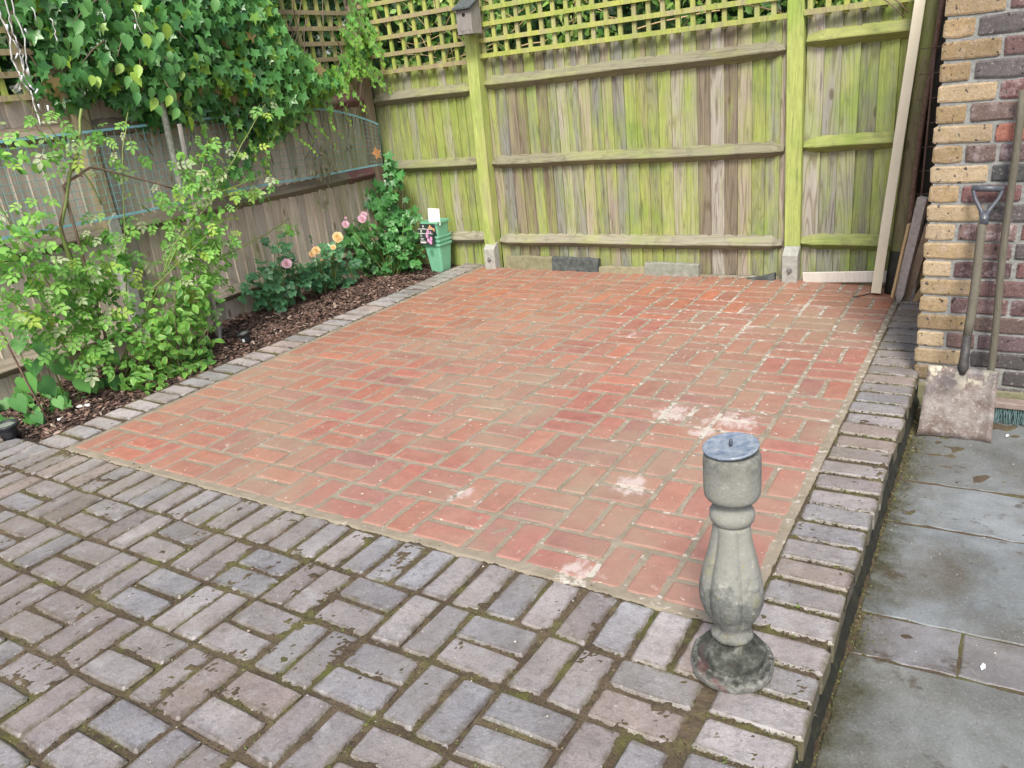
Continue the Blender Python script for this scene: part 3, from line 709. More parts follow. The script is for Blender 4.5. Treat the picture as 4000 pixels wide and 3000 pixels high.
for z in (1.378, .79):    # purple-brown painted repair pieces at the corner
    m = MB(); A = Vector((-.966, 3.235, z + .001)); 
    o = arris(lf, A, A + Vector((0, .29, 0)), N2, M['purple'], (1, 1, 1), (0, 0), 5, sc=1.07); o.name = 'painted_rail_end'
post_obj(lf, -1.0, 1.092, -1.0, 1.092, .80, 2.3, .085, M['fence_l'], (.33, .28, .19, .2))
o = spur(lf, -.985, 1.06, .90, .085, .07)
post_obj(lf, -1.0, -1.35, -1.0, -1.35, -.3, 2.3, .09, M['fence_l'], (.33, .28, .19, .2))
post_obj(lf, -.985, 3.585, -.985, 3.585, -.3, 2.3, .085, M['fence_l'], (.25, .19, .15, .22))
trellis(lf, T2, N2, Vector((-.985, 0, 0)), -1.2, 3.53, 1.585, .112, 7, .118, BRN, TY, .12, .55, 0)

# ------------------------------------------------------------------ brick wall of the house (front face y=2.0, corner x=3.36)
hw = MB(); WX, WY = 3.372, 2.008
hw.box((WX + 1.6, WY + 1.2, .95), (3.2, 2.4, 2.5))
hwo = hw.obj('house_wall', M['cement']); tag(hwo, 'brick house wall with buff corner bricks beside the shovel', 'wall')
YELC = [(.29, .215, .115), (.32, .25, .15), (.25, .185, .098), (.35, .28, .175), (.29, .22, .125)]
PLUM = [(.105, .062, .064), (.118, .073, .070), (.092, .064, .068), (.128, .086, .078), (.080, .073, .074), (.130, .066, .064), (.112, .080, .070)]
WME = {}
def wall_brick(x0, x1, z0, z1, color, alpha=0):
    key = (round(x1 - x0, 2), rnd.randrange(3)); h = z1 - z0
    if key not in WME:
        vs, fs = bevel_box(x1 - x0, h, .05, len(WME) + 900, .003, .0028)
        WME[key] = me_from('brick', [(a, -.0 - c_, b_) for a, b_, c_ in [(v[0], v[1], v[2]) for v in vs]], fs, M['wallb'])
    me = WME[key]
    o = link('brick', me, hwo, ((x0 + x1) / 2, WY - .0065 + rnd.uniform(-.0015, .0015), (z0 + z1) / 2), Matrix.Rotation(rnd.uniform(-.006, .006), 3, 'Y').to_euler(), (*color, alpha))
cz = -.125; row = 0; pit = .0785
hts = [-.048 + pit * k for k in range(-1, 28)]
for row, z in enumerate(hts):
    z0 = z + .012; z1 = z + pit - 0.001
    lean = .0   # the corner runs up straight
    hd = (row % 2 == 1)    # a header at the corner, or a stretcher
    x = 3.362
    if row == 0:
        col_ = [Vector((.20, .19, .13))]; 
        for k, wd in enumerate((.105, .215, .215, .215, .215, .215)):
            c = Vector((.19, .17, .12)) if k == 0 else Vector(rnd.choice(PLUM)) * 1.1
            wall_brick(x, x + wd - .012, z0, z1, c, 0); x += wd
        continue
    first = .104 if hd else .198
    wall_brick(x, x + first, z0, z1, Vector(YELC[rnd.randrange(5)]) * (.62 if row == 1 else rnd.uniform(.88, 1.1)), .25)
    x += first + .015; k = 0
    while x < 5.2:
        ln = .205 if (k or hd) else .205
        if row % 5 == 3 and k == 0: ln = .098
        c = Vector(rnd.choice(PLUM)) * rnd.uniform(.8, 1.2)
        if row == 14 and k == 0: c = Vector((.26, .11, .08))
        if row == 12 and k == 0: c = Vector((.06, .062, .064))
        wall_brick(x, x + ln, z0, z1, c, rnd.choice((0, 0, .35, .6)) if not (row == 9 and k == 0) else 1.0); x += ln + .016; k += 1
plinth = MB(); plinth.box((WX + 1.6, WY - .006, -.115), (3.17, .05, .115)); plo = plinth.obj('plinth', M['mslab'], hwo)
sb = MB()
for row, z in enumerate(hts):
    y = WY + .004; k = 0
    while y < 4.3:
        ln = (.198 if row % 2 else .104) if k == 0 else .205
        vs, fs = bevel_box(ln, pit - .013, .03, row * 7 + k, .005, .0025)
        sb.add([Vector((3.362 - .0 + -(v[2]) * 1.0, y + ln / 2 + v[0], z + .0065 + pit / 2 + v[1])) for v in vs], [tuple(reversed(f)) for f in fs]); y += ln + .014; k += 1
stuff(sb.obj('side_bricks', M['wallbj'], hwo))

# ------------------------------------------------------------------ leaning things in the gap by the wall
def beam(name, A, B, w_, d_, mat, label=None, cat=None, group=None, side=(1, 0, 0), color=(1, 1, 1), bev=.002, parent=None, pointed=0):
    """squared timber from foot A to top B (centre line), width w_ along side, depth d_"""
    A = Vector(A); B = Vector(B); T = (B - A).normalized(); Sd = Vector(side); Sd = (Sd - T * Sd.dot(T)).normalized(); D = T.cross(Sd)
    vs = []; n = 6; rr = random.Random(len(name) + int(A.x * 1000))
    for k in range(n + 1):
        c = A.lerp(B, k / n) + Sd * rr.uniform(-.001, .001); s_ = 1
        if pointed and k == 0: s_ = .35
        for a, b_ in ((-1, -1), (1, -1), (1, 1), (-1, 1)): vs.append(c + Sd * a * w_ / 2 * s_ + D * b_ * d_ / 2 * s_)
        if pointed and k == 0:
            c = A + T * pointed
            for a, b_ in ((-1, -1), (1, -1), (1, 1), (-1, 1)): vs.append(c + Sd * a * w_ / 2 + D * b_ * d_ / 2)
    m = len(vs) // 4; fs = [(3, 2, 1, 0), tuple(range(4 * m - 4, 4 * m))]
    for k in range(m - 1):
        for i in range(4):
            a, b_ = k * 4 + i, k * 4 + (i + 1) % 4; fs.append((a, b_, b_ + 4, a + 4))
    o = link(name, me_from(name, vs, fs, mat), parent, color=color)
    if bev: md = o.modifiers.new('bevel', 'BEVEL'); md.width = bev; md.segments = 1
    if label: tag(o, label, cat, group)
    return o
beam('timber_batten', (3.032, 3.235, .012), (3.150, 3.49, 1.95), .054, .095, M['cream'], 'long pale planed timber leaning against the fence by the wall', 'timber', side=(1, .1, 0), color=(.66, .61, .45, 0))
m = MB(); pp = [Vector((3.118, 3.27, .0)).lerp(Vector((3.205, 3.52, 1.98)), k / 8) for k in range(9)]; m.tube(pp, .046, 14)
o = m.obj('round_post', wood('algae_round_post', algae=(.22, .27, .07), base=(.19, .155, .10), algk=.50, grain_amt=.5), smooth=True); tag(o, 'thick dark round post green with algae behind the pale timber', 'post')
cut = MB(); cut.tube([pp[0] + Vector((0, 0, -.001)), pp[0].lerp(pp[1], 1.0)], .047, 14); cut.obj('rotted_foot', M['dwood'], o, smooth=True)
m = MB(); pp = [Vector((3.158, 3.14, .0)).lerp(Vector((3.262, 3.30, 1.92)), k / 10) + Vector((.006 * math.sin(k), 0, 0)) for k in range(11)]; m.tube(pp, .0135, 10)
tag(m.obj('rusty_pipe', M['rust'], smooth=True), 'tall thin rusty pipe leaning beside the dark round post', 'pipe')
beam('wooden_stake', (3.172, 3.085, .003), (3.258, 3.03, .600), .050, .040, M['greyst'], 'grey pointed stake with pale sawn edge beside the brick corner', 'stake', side=(1, -.3, 0), pointed=.05)
beam('wooden_stake', (3.142, 3.070, .035), (3.200, 3.050, .455), .016, .036, M['cutw'], 'pale freshly sawn lath against the grey pointed stake', 'stake', side=(1, -.3, 0))
beam('wooden_stake', (3.205, 3.14, .003), (3.298, 3.02, .455), .042, .020, M['brownst'], 'short brown stake leaning across the grey stake', 'stake', side=(1, 0, 0))
beam('wooden_stake', (3.232, 3.19, .003), (3.352, 3.06, .480), .020, .030, M['cutw'], 'light stake leaning to the brick corner behind the brown one', 'stake', side=(1, 0, 0))
beam('wooden_stake', (3.252, 3.12, .003), (3.400, 2.99, .335), .028, .020, M['cutw'], 'short tan stake slanting low towards the brick corner', 'stake', side=(1, 0, 0))
m = MB(); pp = [Vector((3.262, 3.13, .25)).lerp(Vector((3.335, 3.18, .78)), k / 6) for k in range(7)]; m.tube([Vector((3.235, 3.12, .0))] + pp, .0125, 8)
tag(m.obj('grey_pipe', M['greyst'], smooth=True), 'short grey metal pipe leaning at the brick corner behind the stakes', 'pipe')
wm = empty('wire_mesh', (3.25, 3.22, 0)); tag(wm, 'rusty steel mesh panel standing in the dark gap by the wall', 'mesh')
for x, z1 in ((3.238, 1.33), (3.337, 1.34)):
    m = MB(); m.tube([(x - .014, 3.22, .0), (x + .0, 3.22, z1)], .0058, 6); m.obj('wire', M['rust'], wm, smooth=True)
for k in range(11):
    z = .08 + .1255 * k; m = MB(); m.tube([(3.165, 3.226, z), (3.362, 3.226, z + .008)], .0028, 5); m.obj('wire', M['rust'], wm)
bd = beam('dark_sheet', (3.265, 3.40, .0), (3.285, 3.47, 1.95), .17, .012, M['dwood'], 'near-black board standing against the fence behind the steel mesh', 'board')  # near-black board filling the gap behind the mesh
m = MB(); Rx = Matrix.Rotation(rad(90), 3, 'X') @ Matrix.Rotation(rad(20), 3, 'Y')
m.lathe([(.022, -.03), (.022, .05), (.026, .05), (.026, .065), (.018, .065), (.018, .0)], 18, (3.325, 3.10, .032), M3=Rx)
tag(m.obj('pipe_end', M['blackp'], smooth=False), 'short black plastic pipe end lying at the brick corner', 'pipe')
m = MB(); pp = [(3.07, 3.34, .09), (3.085, 3.30, .05), (3.04, 3.25, .02), (2.98, 3.19, .006), (2.92, 3.13, .006)]; m.tube(pp, .0035, 6)
tag(m.obj('black_cable', M['blackp'], smooth=True), 'thin black cable lying on the bricks by the leaning timber', 'cable')
m = MB(); pp = [(2.89, 3.43, 1.63), (2.96, 3.40, 1.60), (3.02, 3.39, 1.55), (3.06, 3.40, 1.50)]; m.tube(pp, .004, 6); m.tube([(p[0] + .02, p[1], p[2] + .02) for p in pp], .004, 6)
tag(m.obj('dry_stem', M['twig'], smooth=True), 'bare dry stems hanging over the trellis beside the leaning timber', 'stem')
# white-painted board on the bricks at the foot of the fence
beam('white_plank', (2.560, 3.478, .022), (3.07, 3.40, .068), .016, .070, M['plainw'], 'whitewashed plank lying on edge at the foot of the fence', 'plank', side=(0, 1, 0), color=(.70, .66, .62, 0), bev=.004)
# slabs propped on edge behind the patio
def chunk(x0, x1, z1a, z1b, y, th, mat, lab, z0=-.10, lean=.12, seed=1):
    rr = random.Random(seed); n = 9; top = []
    vs = []
    for i in range(n + 1):
        t = i / n; x = x0 + (x1 - x0) * t; zt = z1a + (z1b - z1a) * t + rr.uniform(-.004, .004)
        for (dz, dy) in ((0, 0), (1, 0), (1.04, .012), (1.03, th - .008), (.99, th), (0, th)):
            z = z0 + (zt - z0) * dz; vs.append((x + rr.uniform(-.003, .003) * (0 < i < n), y - .02 * (x - 1) + dy + lean * (z - z0) + rr.uniform(-.002, .002), z))
    fs = [(5, 4, 3, 2, 1, 0), tuple(range(6 * n, 6 * n + 6))]
    for i in range(n):
        for k in range(6):
            a, b_ = i * 6 + k, i * 6 + (k + 1) % 6; fs.append((a, b_, b_ + 6, a + 6))
    o = link('paving_slab', me_from('paving_slab', vs, fs, mat)); tag(o, lab, 'slab', 'old slabs propped along the foot of the fence'); return o
chunk(.255, .675, .098, .092, 3.508, .045, M['mslab'], 'leftmost mossy stone slab propped behind the patio edge by the concrete spur', seed=1)
chunk(.680, 1.075, .092, .090, 3.505, .05, M['slate'], 'blackened slab next to the leftmost mossy one at the fence foot', seed=2)
chunk(1.085, 1.455, .038, .042, 3.500, .04, M['yslab'], 'low buff stone slab between the blackened and the grey slab', seed=3)
chunk(1.460, 1.862, .082, .082, 3.485, .05, M['gslab'], 'grey square slab standing highest in the middle of the fence foot', seed=4)
chunk(2.06, 2.385, -.035, .040, 3.47, .05, M['slate'], 'dark slanting slab fragment beside the right-hand concrete spur', seed=5)
m = MB(); rr = random.Random(9)
for i in range(60):
    x = rr.uniform(1.9, 2.2); c = Vector((x, 3.475 + rr.uniform(-.03, .02), -.01 + rr.uniform(0, .02)))
    a = rr.uniform(0, 6.3); m.add([c, c + Vector((math.cos(a) * .012, math.sin(a) * .012, .004)), c + Vector((math.cos(a + .7) * .010, math.sin(a + .7) * .01, .0))], [(0, 1, 2)])
stuff(m.obj('leaf_litter', M['chip'], red_bed))
fill = MB(); fill.box((1.7, 3.60, -.16), (3.4, .22, .2)); fo = fill.obj('soil_strip', M['soil'], bed)

# ------------------------------------------------------------------ baluster with sundial plate
BX, BY = 3.186, -.171
bal = empty('sundial_baluster', (BX, BY, 0)); tag(bal, 'weathered stone baluster standing on the corner of the old grey paving', 'baluster')
m = MB(); m.lathe([(.092, .0), (.100, .003), (.1025, .010), (.1025, .026), (.098, .0325), (.080, .0325), (.0785, .036), (.0805, .050), (.078, .058), (.069, .066), (.054, .075), (.043, .086), (.038, .098), (.038, .104)], 48, (BX, BY, .001), fn=lambda r_, z, a: r_ + .0025 * noise.noise(Vector((math.cos(a) * 3, math.sin(a) * 3, z * 30))) - (.004 if r_ > .097 and math.sin(a * 2 + 1) > .6 else 0))
es = m.obj('base', M['stone'], bal, smooth=True).modifiers.new('edges', 'EDGE_SPLIT'); es.split_angle = rad(38)
def lobed(r_, z, a):
    k = max(0, min(1, (z - .098) / .03)) * max(0, min(1, (.425 - z) / .05)); lob = abs(math.sin(2.5 * (a + .89))) ** .5
    return r_ * (1 - .19 * k * (1 - lob)) + .0008 * noise.noise(Vector((math.cos(a) * 4, math.sin(a) * 4, z * 50)))
m = MB(); prof = [(.037, .092), (.047, .097), (.051, .103), (.048, .110), (.039, .117), (.0385, .123), (.046, .137), (.057, .156), (.0675, .178), (.0745, .203), (.0762, .228), (.0735, .256), (.0665, .288), (.0585, .320), (.0510, .352), (.0460, .380), (.0430, .402), (.0415, .414)]
m.lathe(prof, 110, (BX, BY, 0), fn=lobed); m.obj('bulb', M['stone'], bal, smooth=True)
m = MB(); m.lathe([(.040, .412), (.0425, .414), (.0480, .420), (.0505, .430), (.0495, .440), (.0445, .449), (.0400, .456), (.0385, .464), (.0400, .470), (.046, .474), (.0565, .478), (.0615, .486), (.0628, .500), (.0628, .566), (.0620, .580), (.0585, .5875), (.03, .589)], 48, (BX, BY, 0), fn=lambda r_, z, a: r_ + .0009 * noise.noise(Vector((math.cos(a) * 5, math.sin(a) * 5, z * 40)))); m.obj('capital', M['stone'], bal, smooth=True)
dial = empty('sundial_plate', (BX, BY, .59)); tag(dial, 'round bluish metal plate with a short central pin on top of the baluster', 'plate')
Rt = Matrix.Rotation(rad(-5), 3, 'Y') @ Matrix.Rotation(rad(4), 3, 'X')
m = MB(); m.lathe([(.050, .0), (.0585, .002), (.0610, .005), (.0612, .0085), (.0595, .0098), (.056, .0090), (.02, .0080), (.008, .0080)], 56, (BX - .002, BY, .5945), M3=Rt, fn=lambda r_, z, a: r_ + (.0012 * noise.noise(Vector((math.cos(a) * 4, math.sin(a) * 4, 3))) if r_ > .04 else 0))
m.obj('plate', M['lead'], dial, smooth=True)
m = MB(); m.lathe([(.0042, .007), (.0042, .0215), (.0036, .0235), (.001, .0245)], 12, (BX - .002, BY - .002, .5945)); m.obj('pin', M['grip'], dial, smooth=True)

# ------------------------------------------------------------------ shovel and broom
sh = empty('shovel', (3.56, 1.675, -.15)); tag(sh, 'long-handled square shovel with worn steel blade and D grip against the wall', 'shovel')
A = Vector((3.5535, 1.655, -.149)); B = Vector((3.571, 1.955, .795)); T = (B - A).normalized(); Sx = Vector((1, .09, .0)); Sx = (Sx - T * Sx.dot(T)).normalized(); Nn = Sx.cross(T)
Nn = Nn if Nn.y < 0 else -Nn
bl = .290; vs = []; nu, nv = 14, 12
for side in (0, 1):
    for j in range(nv + 1):
        v = j / nv
        for i in range(nu + 1):
            u = i / nu * 2 - 1; hwid = .132 * (1 - .05 * v) if v > .04 else .135
            if j == nv: hwid *= .985
            lift = .020 * (abs(u) ** 5) * (1 - .2 * v) + .006 * v * (1 - u * u)
            bottom = -.006 * u * u if j == 0 else 0
            p = A + T * (bl * v + bottom + .012 * (u + 1) * 0) + Sx * (hwid * u) + Nn * (lift - .002 * side + .004 * math.sin(v * 3))
            vs.append(p)
fs = []; W = nu + 1; K = W * (nv + 1)
for j in range(nv):
    for i in range(nu):
        a = j * W + i; fs.append((a, a + 1, a + W + 1, a + W)); fs.append((a + K, a + K + W, a + K + W + 1, a + K + 1))
ring = list(range(W)) + [j * W + nu for j in range(1, nv + 1)] + [nv * W + i for i in range(nu - 1, -1, -1)] + [j * W for j in range(nv - 1, 0, -1)]
for k in range(len(ring)):
    a, b_ = ring[k], ring[(k + 1) % len(ring)]; fs.append((a, a + K, b_ + K, b_))
link('blade', me_from('blade', vs, fs, M['shovel'], True), sh)
m = MB(); m.tube([A + T * .262 + Nn * .006, A + T * .292 + Nn * .006, A + T * .33 + Nn * .002, A + T * .42], [.010, .021, .0175, .0170], 14); m.obj('socket', M['socket'], sh, smooth=True)
m = MB(); m.tube([A + T * (.42 + .47 * k / 8) + Sx * .003 * math.sin(k * .6) for k in range(9)], [.0165, .0175, .0178, .0178, .0175, .017, .0165, .016, .0155], 14); m.obj('handle', M['handle2'], sh, smooth=True)
m = MB(); q = A + T * .865
m.tube([q, q + T * .045], [.0180, .0175], 12)
for s in (-1, 1): m.tube([q + T * .035 + Sx * s * .006, q + T * .055 + Sx * s * .014, q + T * .100 + Sx * s * .040, q + T * .128 + Sx * s * .049, q + T * .140 + Sx * s * .049], [.012, .009, .0075, .008, .009], 10)
m.tube([q + T * .140 + Sx * -.056, q + T * .140 + Sx * .056], .0125, 14); g_ = m.obj('grip', M['grip'], sh, smooth=True)
m = MB(); m.lathe([(.004, 0), (.004, .003), (.002, .004)], 10, q + T * .02 + Nn * .020, M3=Matrix.Rotation(rad(90), 3, 'X')); m.obj('rivet', M['steel'], g_)

bm_ = empty('broom', (3.64, 1.90, -.15)); tag(bm_, 'stiff outdoor broom standing behind the shovel with tall wooden handle', 'broom')
m = MB(); pp = [Vector((3.655, 1.900, -.045)).lerp(Vector((3.646, 1.958, 1.17)), k / 10) + Vector((.0035 * math.sin(k * .9), 0, 0)) for k in range(11)]; m.tube(pp, [.0145] * 10 + [.0125], 12); m.obj('handle', M['handle2'], bm_, smooth=True)
bxo('head', (3.70, 1.885, -.068), (.42, .058, .026), M['handle'], bm_, bev=.004)
m = MB(); rr = random.Random(4)
for i in range(46):
    for j in range(4):
        bx_ = 3.50 + i * .0088; by = 1.863 + j * .014
        for k in range(5):
            p0 = Vector((bx_, by, -.080)); p1 = p0 + Vector((rr.uniform(-.012, .012), rr.uniform(-.014, .010) - .004 * (j == 0), -.066 + rr.uniform(-.003, .006)))
            sdv = Vector((.0011, .0004, 0)); m.add([p0 - sdv, p0 + sdv, p1 + sdv * .8, p1 - sdv * .8], [(0, 1, 2, 3)])
stuff(m.obj('bristles', M['fibre'], bm_))

# ------------------------------------------------------------------ green pots, bird box, spotlights, rod
PX, PY, PH = -.345, 3.455, .255
def pot(k, zt, lab, first):
    """square tapered nursery pot, rim at zt, own height .33"""
    o = empty('plant_pot', (PX, PY, zt - PH)); tag(o, lab, 'plant pot', 'nested green nursery pots')
    h = PH; a1, a0 = .086, .060; Rz = Matrix.Rotation(rad(-3), 3, 'Z')
    def ringp(a, z, rc=.018):
        pts = []
        for (sx, sy, st) in ((1, 1, 0), (-1, 1, 90), (-1, -1, 180), (1, -1, 270)):
            for q_ in range(4):
                an = rad(st + q_ * 30); pts.append(Rz @ Vector((sx * (a - rc) + rc * math.cos(an), sy * (a - rc) + rc * math.sin(an), 0)) + Vector((PX, PY, z)))
        return pts
    prof = [(a0, -h), (a0 + (a1 - a0) * .85, -h * .09), (a1 - .001, -.016), (a1 + .005, -.016), (a1 + .005, 0), (a1 - .003, .0), (a1 - .006, -.02), (a0 - .004, -h + .006)]
    vs = []; [vs.extend(ringp(a, zt + z)) for a, z in prof]; n = 16; fs = []
    for i in range(len(prof) - 1):
        for q_ in range(n): fs.append((i * n + q_, i * n + (q_ + 1) % n, (i + 1) * n + (q_ + 1) % n, (i + 1) * n + q_))
    fs.append(tuple(reversed(range(n)))); fs.append(tuple(range((len(prof) - 1) * n, len(prof) * n)))
    link('body', me_from('body', vs, fs, M['potg'], False), o)
    return o, Rz
p0, Rz = pot(0, .225, 'lowest green pot of the nested stack, embossed with a round emblem', True)
p1, _ = pot(1, .258, 'second pot from the bottom of the green nested stack', False)
p2, _ = pot(2, .290, 'third pot from the bottom of the green nested stack', False)
p3, _ = pot(3, .405, 'topmost green pot of the stack with a white card in it', False)
# face of a pot that looks to the camera-left: local -y direction rotated
fd = Rz @ Vector((0, -1, 0)); fs_ = Rz @ Vector((1, 0, 0))
def face_pt(u, z, zt, off): # u along the face, off outwards from the tapered wall
    a = .060 + (.086 - .060) * (z - (zt - PH)) / PH
    return Vector((PX, PY, z)) + fd * (a + off) + fs_ * u * .74
# embossed emblem: rose-like rings and a line of tiny letters beneath
em = MB()
for (R0, R1_, n_) in ((.030, .026, 12), (.019, .0155, 12), (.010, .001, 10)):
    for k in range(n_):
        a0_, a1_ = 2 * math.pi * k / n_, 2 * math.pi * (k + .8) / n_
        em.add([face_pt(math.cos(a) * R_ - .008, .150 + math.sin(a) * R_, .225, .0012) for a, R_ in ((a0_, R0), (a1_, R0), (a1_, R1_), (a0_, R1_))], [(0, 1, 2, 3)])
em.obj('emblem', M['potd'], p0)
def sleeve(parent, zt, z0, z1, off, u0=-.115, u1=.095):
    m = MB(); m.add([face_pt(u0, z0, zt, off), face_pt(u1, z0, zt, off), face_pt(u1, z1, zt, off + .004), face_pt(u0, z1, zt, off + .004), face_pt(u0, z0, zt, off - .001), face_pt(u1, z0, zt, off - .001), face_pt(u1, z1, zt, off + .003), face_pt(u0, z1, zt, off + .003)], [(0, 1, 2, 3), (7, 6, 5, 4), (0, 4, 5, 1), (1, 5, 6, 2), (2, 6, 7, 3), (3, 7, 4, 0)])
    return m.obj('label', M['lab'], parent)
def on_lab(parent, zt, off, shapes, mat, name):
    m = MB()
    for s in shapes:
        if s[0] == 'r': _, u0, u1, z0, z1 = s; m.add([face_pt(u0, z0, zt, off), face_pt(u1, z0, zt, off), face_pt(u1, z1, zt, off), face_pt(u0, z1, zt, off)], [(0, 1, 2, 3)])
        else:
            _, u, z, rr_ = s; n = 10; m.add([face_pt(u + math.cos(2 * math.pi * i / n) * rr_ * (1 + .15 * math.sin(i * 2.5)), z + math.sin(2 * math.pi * i / n) * rr_ * (1 + .15 * math.sin(i * 2.5)), zt, off) for i in range(n)], [tuple(range(n))])
    return m.obj(name, mat, parent)
L3 = sleeve(p3, .405, .29, .392, .006)
on_lab(L3, .405, .0105, [('c', .028, .372, .012), ('c', .045, .352, .016), ('c', .012, .355, .014), ('c', .072, .346, .015)], M['labo'], 'printed_rose')
on_lab(L3, .405, .0105, [('c', -.072, .372, .010), ('r', -.095, -.05, .352, .356)], M['white'], 'printed_mark')
L2 = sleeve(p2, .290, .24, .357, .016, -.128, .085)
on_lab(L2, .290, .0215, [('c', .012, .335, .017), ('c', -.008, .318, .014), ('c', .045, .326, .012)], M['labp'], 'printed_rose')
on_lab(L2, .290, .0215, [('r', -.128, .085, .351, .356), ('c', -.085, .338, .009), ('r', -.105, -.065, .320, .3235)], M['white'], 'printed_mark')
L1 = sleeve(p1, .258, .222, .322, .024, -.125, .085)
on_lab(L1, .258, .0295, [('c', .0, .300, .019), ('c', .050, .278, .018), ('c', .008, .262, .020), ('c', .035, .246, .019)], M['labp'], 'printed_rose')
on_lab(L1, .258, .0295, [('r', -.125, .085, .316, .321), ('c', -.085, .303, .010), ('r', -.105, -.062, .290, .2925), ('r', -.112, -.050, .274, .278), ('r', -.098, -.064, .266, .2695), ('r', -.112, -.045, .257, .2595), ('r', -.112, -.03, .238, .251)], M['white'], 'printed_mark')
m = MB(); cc = Vector((PX, PY, .395)) + fs_ * .035 + fd * .045
cu = (Vector((1, -.08, -.03))).normalized(); cv = Vector((.0, .10, 1)).normalized(); cn = cu.cross(cv)
vs = [cc + cu * a + cv * b_ + cn * d for d in (-.0008, .0008) for a, b_ in ((-.062, -.02), (.062, -.02), (.060, .112), (-.062, .112))]
m.add(vs, [(0, 1, 2, 3), (7, 6, 5, 4), (0, 4, 5, 1), (1, 5, 6, 2), (2, 6, 7, 3), (3, 7, 4, 0)])
tag(m.obj('white_card', M['white']), 'plain white card standing up out of the topmost green pot', 'card')

bb = empty('bird_box', (.25, 3.47, 1.83)); tag(bb, 'small grey wooden bird box fixed to the left fence post', 'bird box')
RB = Matrix.Rotation(rad(0), 3, 'Z'); x0, x1, y0, y1, zb, zf, zk = .135, .262, 3.405, 3.53, 1.745, 1.905, 1.965
def wedge(name, x0, x1, y0, y1, zb, zf, zk, mat, parent):
    return link(name, me_from(name, [(x0, y0, zb), (x1, y0, zb), (x1, y1, zb), (x0, y1, zb), (x0, y0, zf), (x1, y0, zf), (x1, y1, zk), (x0, y1, zk)], [(0, 3, 2, 1), (4, 5, 6, 7), (0, 1, 5, 4), (1, 2, 6, 5), (2, 3, 7, 6), (3, 0, 4, 7)], mat), parent)
wedge('front_panel', x0 + .012, x1 - .012, y0, y0 + .012, zb + .026, zf, zf + .006, M['bird'], bb)
wedge('side_panel', x0, x0 + .0118, y0, y1, zb, zf, zk, M['bird'], bb); wedge('side_panel', x1 - .0118, x1, y0, y1, zb, zf, zk, M['bird'], bb)
wedge('back_panel', x0 + .012, x1 - .012, y1 - .012, y1, zb, zk, zk + .005, M['bird'], bb)
wedge('sill', x0 + .012, x1 - .012, y0 - .008, y0 + .012, zb, zb + .024, zb + .025, M['bird'], bb); wedge('floor', x0 + .013, x1 - .013, y0 + .013, y1 - .013, zb + .002, zb + .012, zb + .012, M['bird'], bb)
rf = MB(); rf.add([(x0 - .014, y0 - .024, zf + .002), (x1 + .014, y0 - .024, zf + .002), (x1 + .014, y1, zk + .012), (x0 - .014, y1, zk + .012), (x0 - .014, y0 - .024, zf + .014), (x1 + .014, y0 - .024, zf + .014), (x1 + .014, y1, zk + .026), (x0 - .014, y1, zk + .026)], [(0, 3, 2, 1), (4, 5, 6, 7), (0, 1, 5, 4), (1, 2, 6, 5), (2, 3, 7, 6), (3, 0, 4, 7)]); rf.obj('roof', M['felt'], bb)
ho = MB(); ho.lathe([(.0135, -.001), (.0135, .0012)], 20, ((x0 + x1) / 2, y0, 1.872), M3=Matrix.Rotation(rad(90), 3, 'X')); ho.obj('entrance_hole', M['hole'], bb)

def spot(x, y, z, tilt, lab, s=1.0):
    o = empty('garden_spotlight', (x, y, z)); tag(o, lab, 'spotlight', 'black garden spotlights in the bed'); Mt = Matrix.Rotation(tilt[0], 3, 'X') @ Matrix.Rotation(tilt[1], 3, 'Y')
    m = MB(); m.lathe([(.026 * s, -.02), (.027 * s, .006), (.032 * s, .009), (.030 * s, .045), (.030 * s, .052), (.043 * s, .060), (.044 * s, .070), (.041 * s, .074), (.035 * s, .074), (.034 * s, .066)], 28, (x, y, z), M3=Mt); b_ = m.obj('housing', M['blackp'], o, smooth=True)
    m = MB(); m.lathe([(.0338 * s, .064), (.0338 * s, .0675), (.02 * s, .069)], 28, (x, y, z), M3=Mt); m.obj('lens', M['glass'], o, smooth=True)
    return o, Mt
so, Mt = spot(-.445, 1.455, .000, (.12, -.10), 'black spotlight with pale lens and small sticker on the bare bark mulch')
m = MB(); m.add([Mt @ Vector((.0325 * math.cos(a), .0325 * math.sin(a), z)) + Vector((-.445, 1.455, .000)) for a, z in ((-1.5, .018), (-.95, .018), (-.95, .040), (-1.5, .040))], [(0, 1, 2, 3)]); m.obj('sticker', M['sticker'], so)
spot(-.452, -.050, .006, (.03, .04), 'black spotlight at the left end of the old paving by the heart-shaped leaves', 1.3)
m = MB(); m.tube([(-.455, .150, -.03), (-.53, .14, .22), (-.60, .13, .53), (-.63, .12, .66)], [.0055, .005, .005, .004], 8); m.tube([(-.455, .150, -.015), (-.40, .10, -.006), (-.352, .048, -.004)], [.005, .0045, .003], 8)
tag(m.obj('rusty_rod', M['rust'], smooth=True), 'thin rusty bent rod stuck in the soil at the left', 'rod')
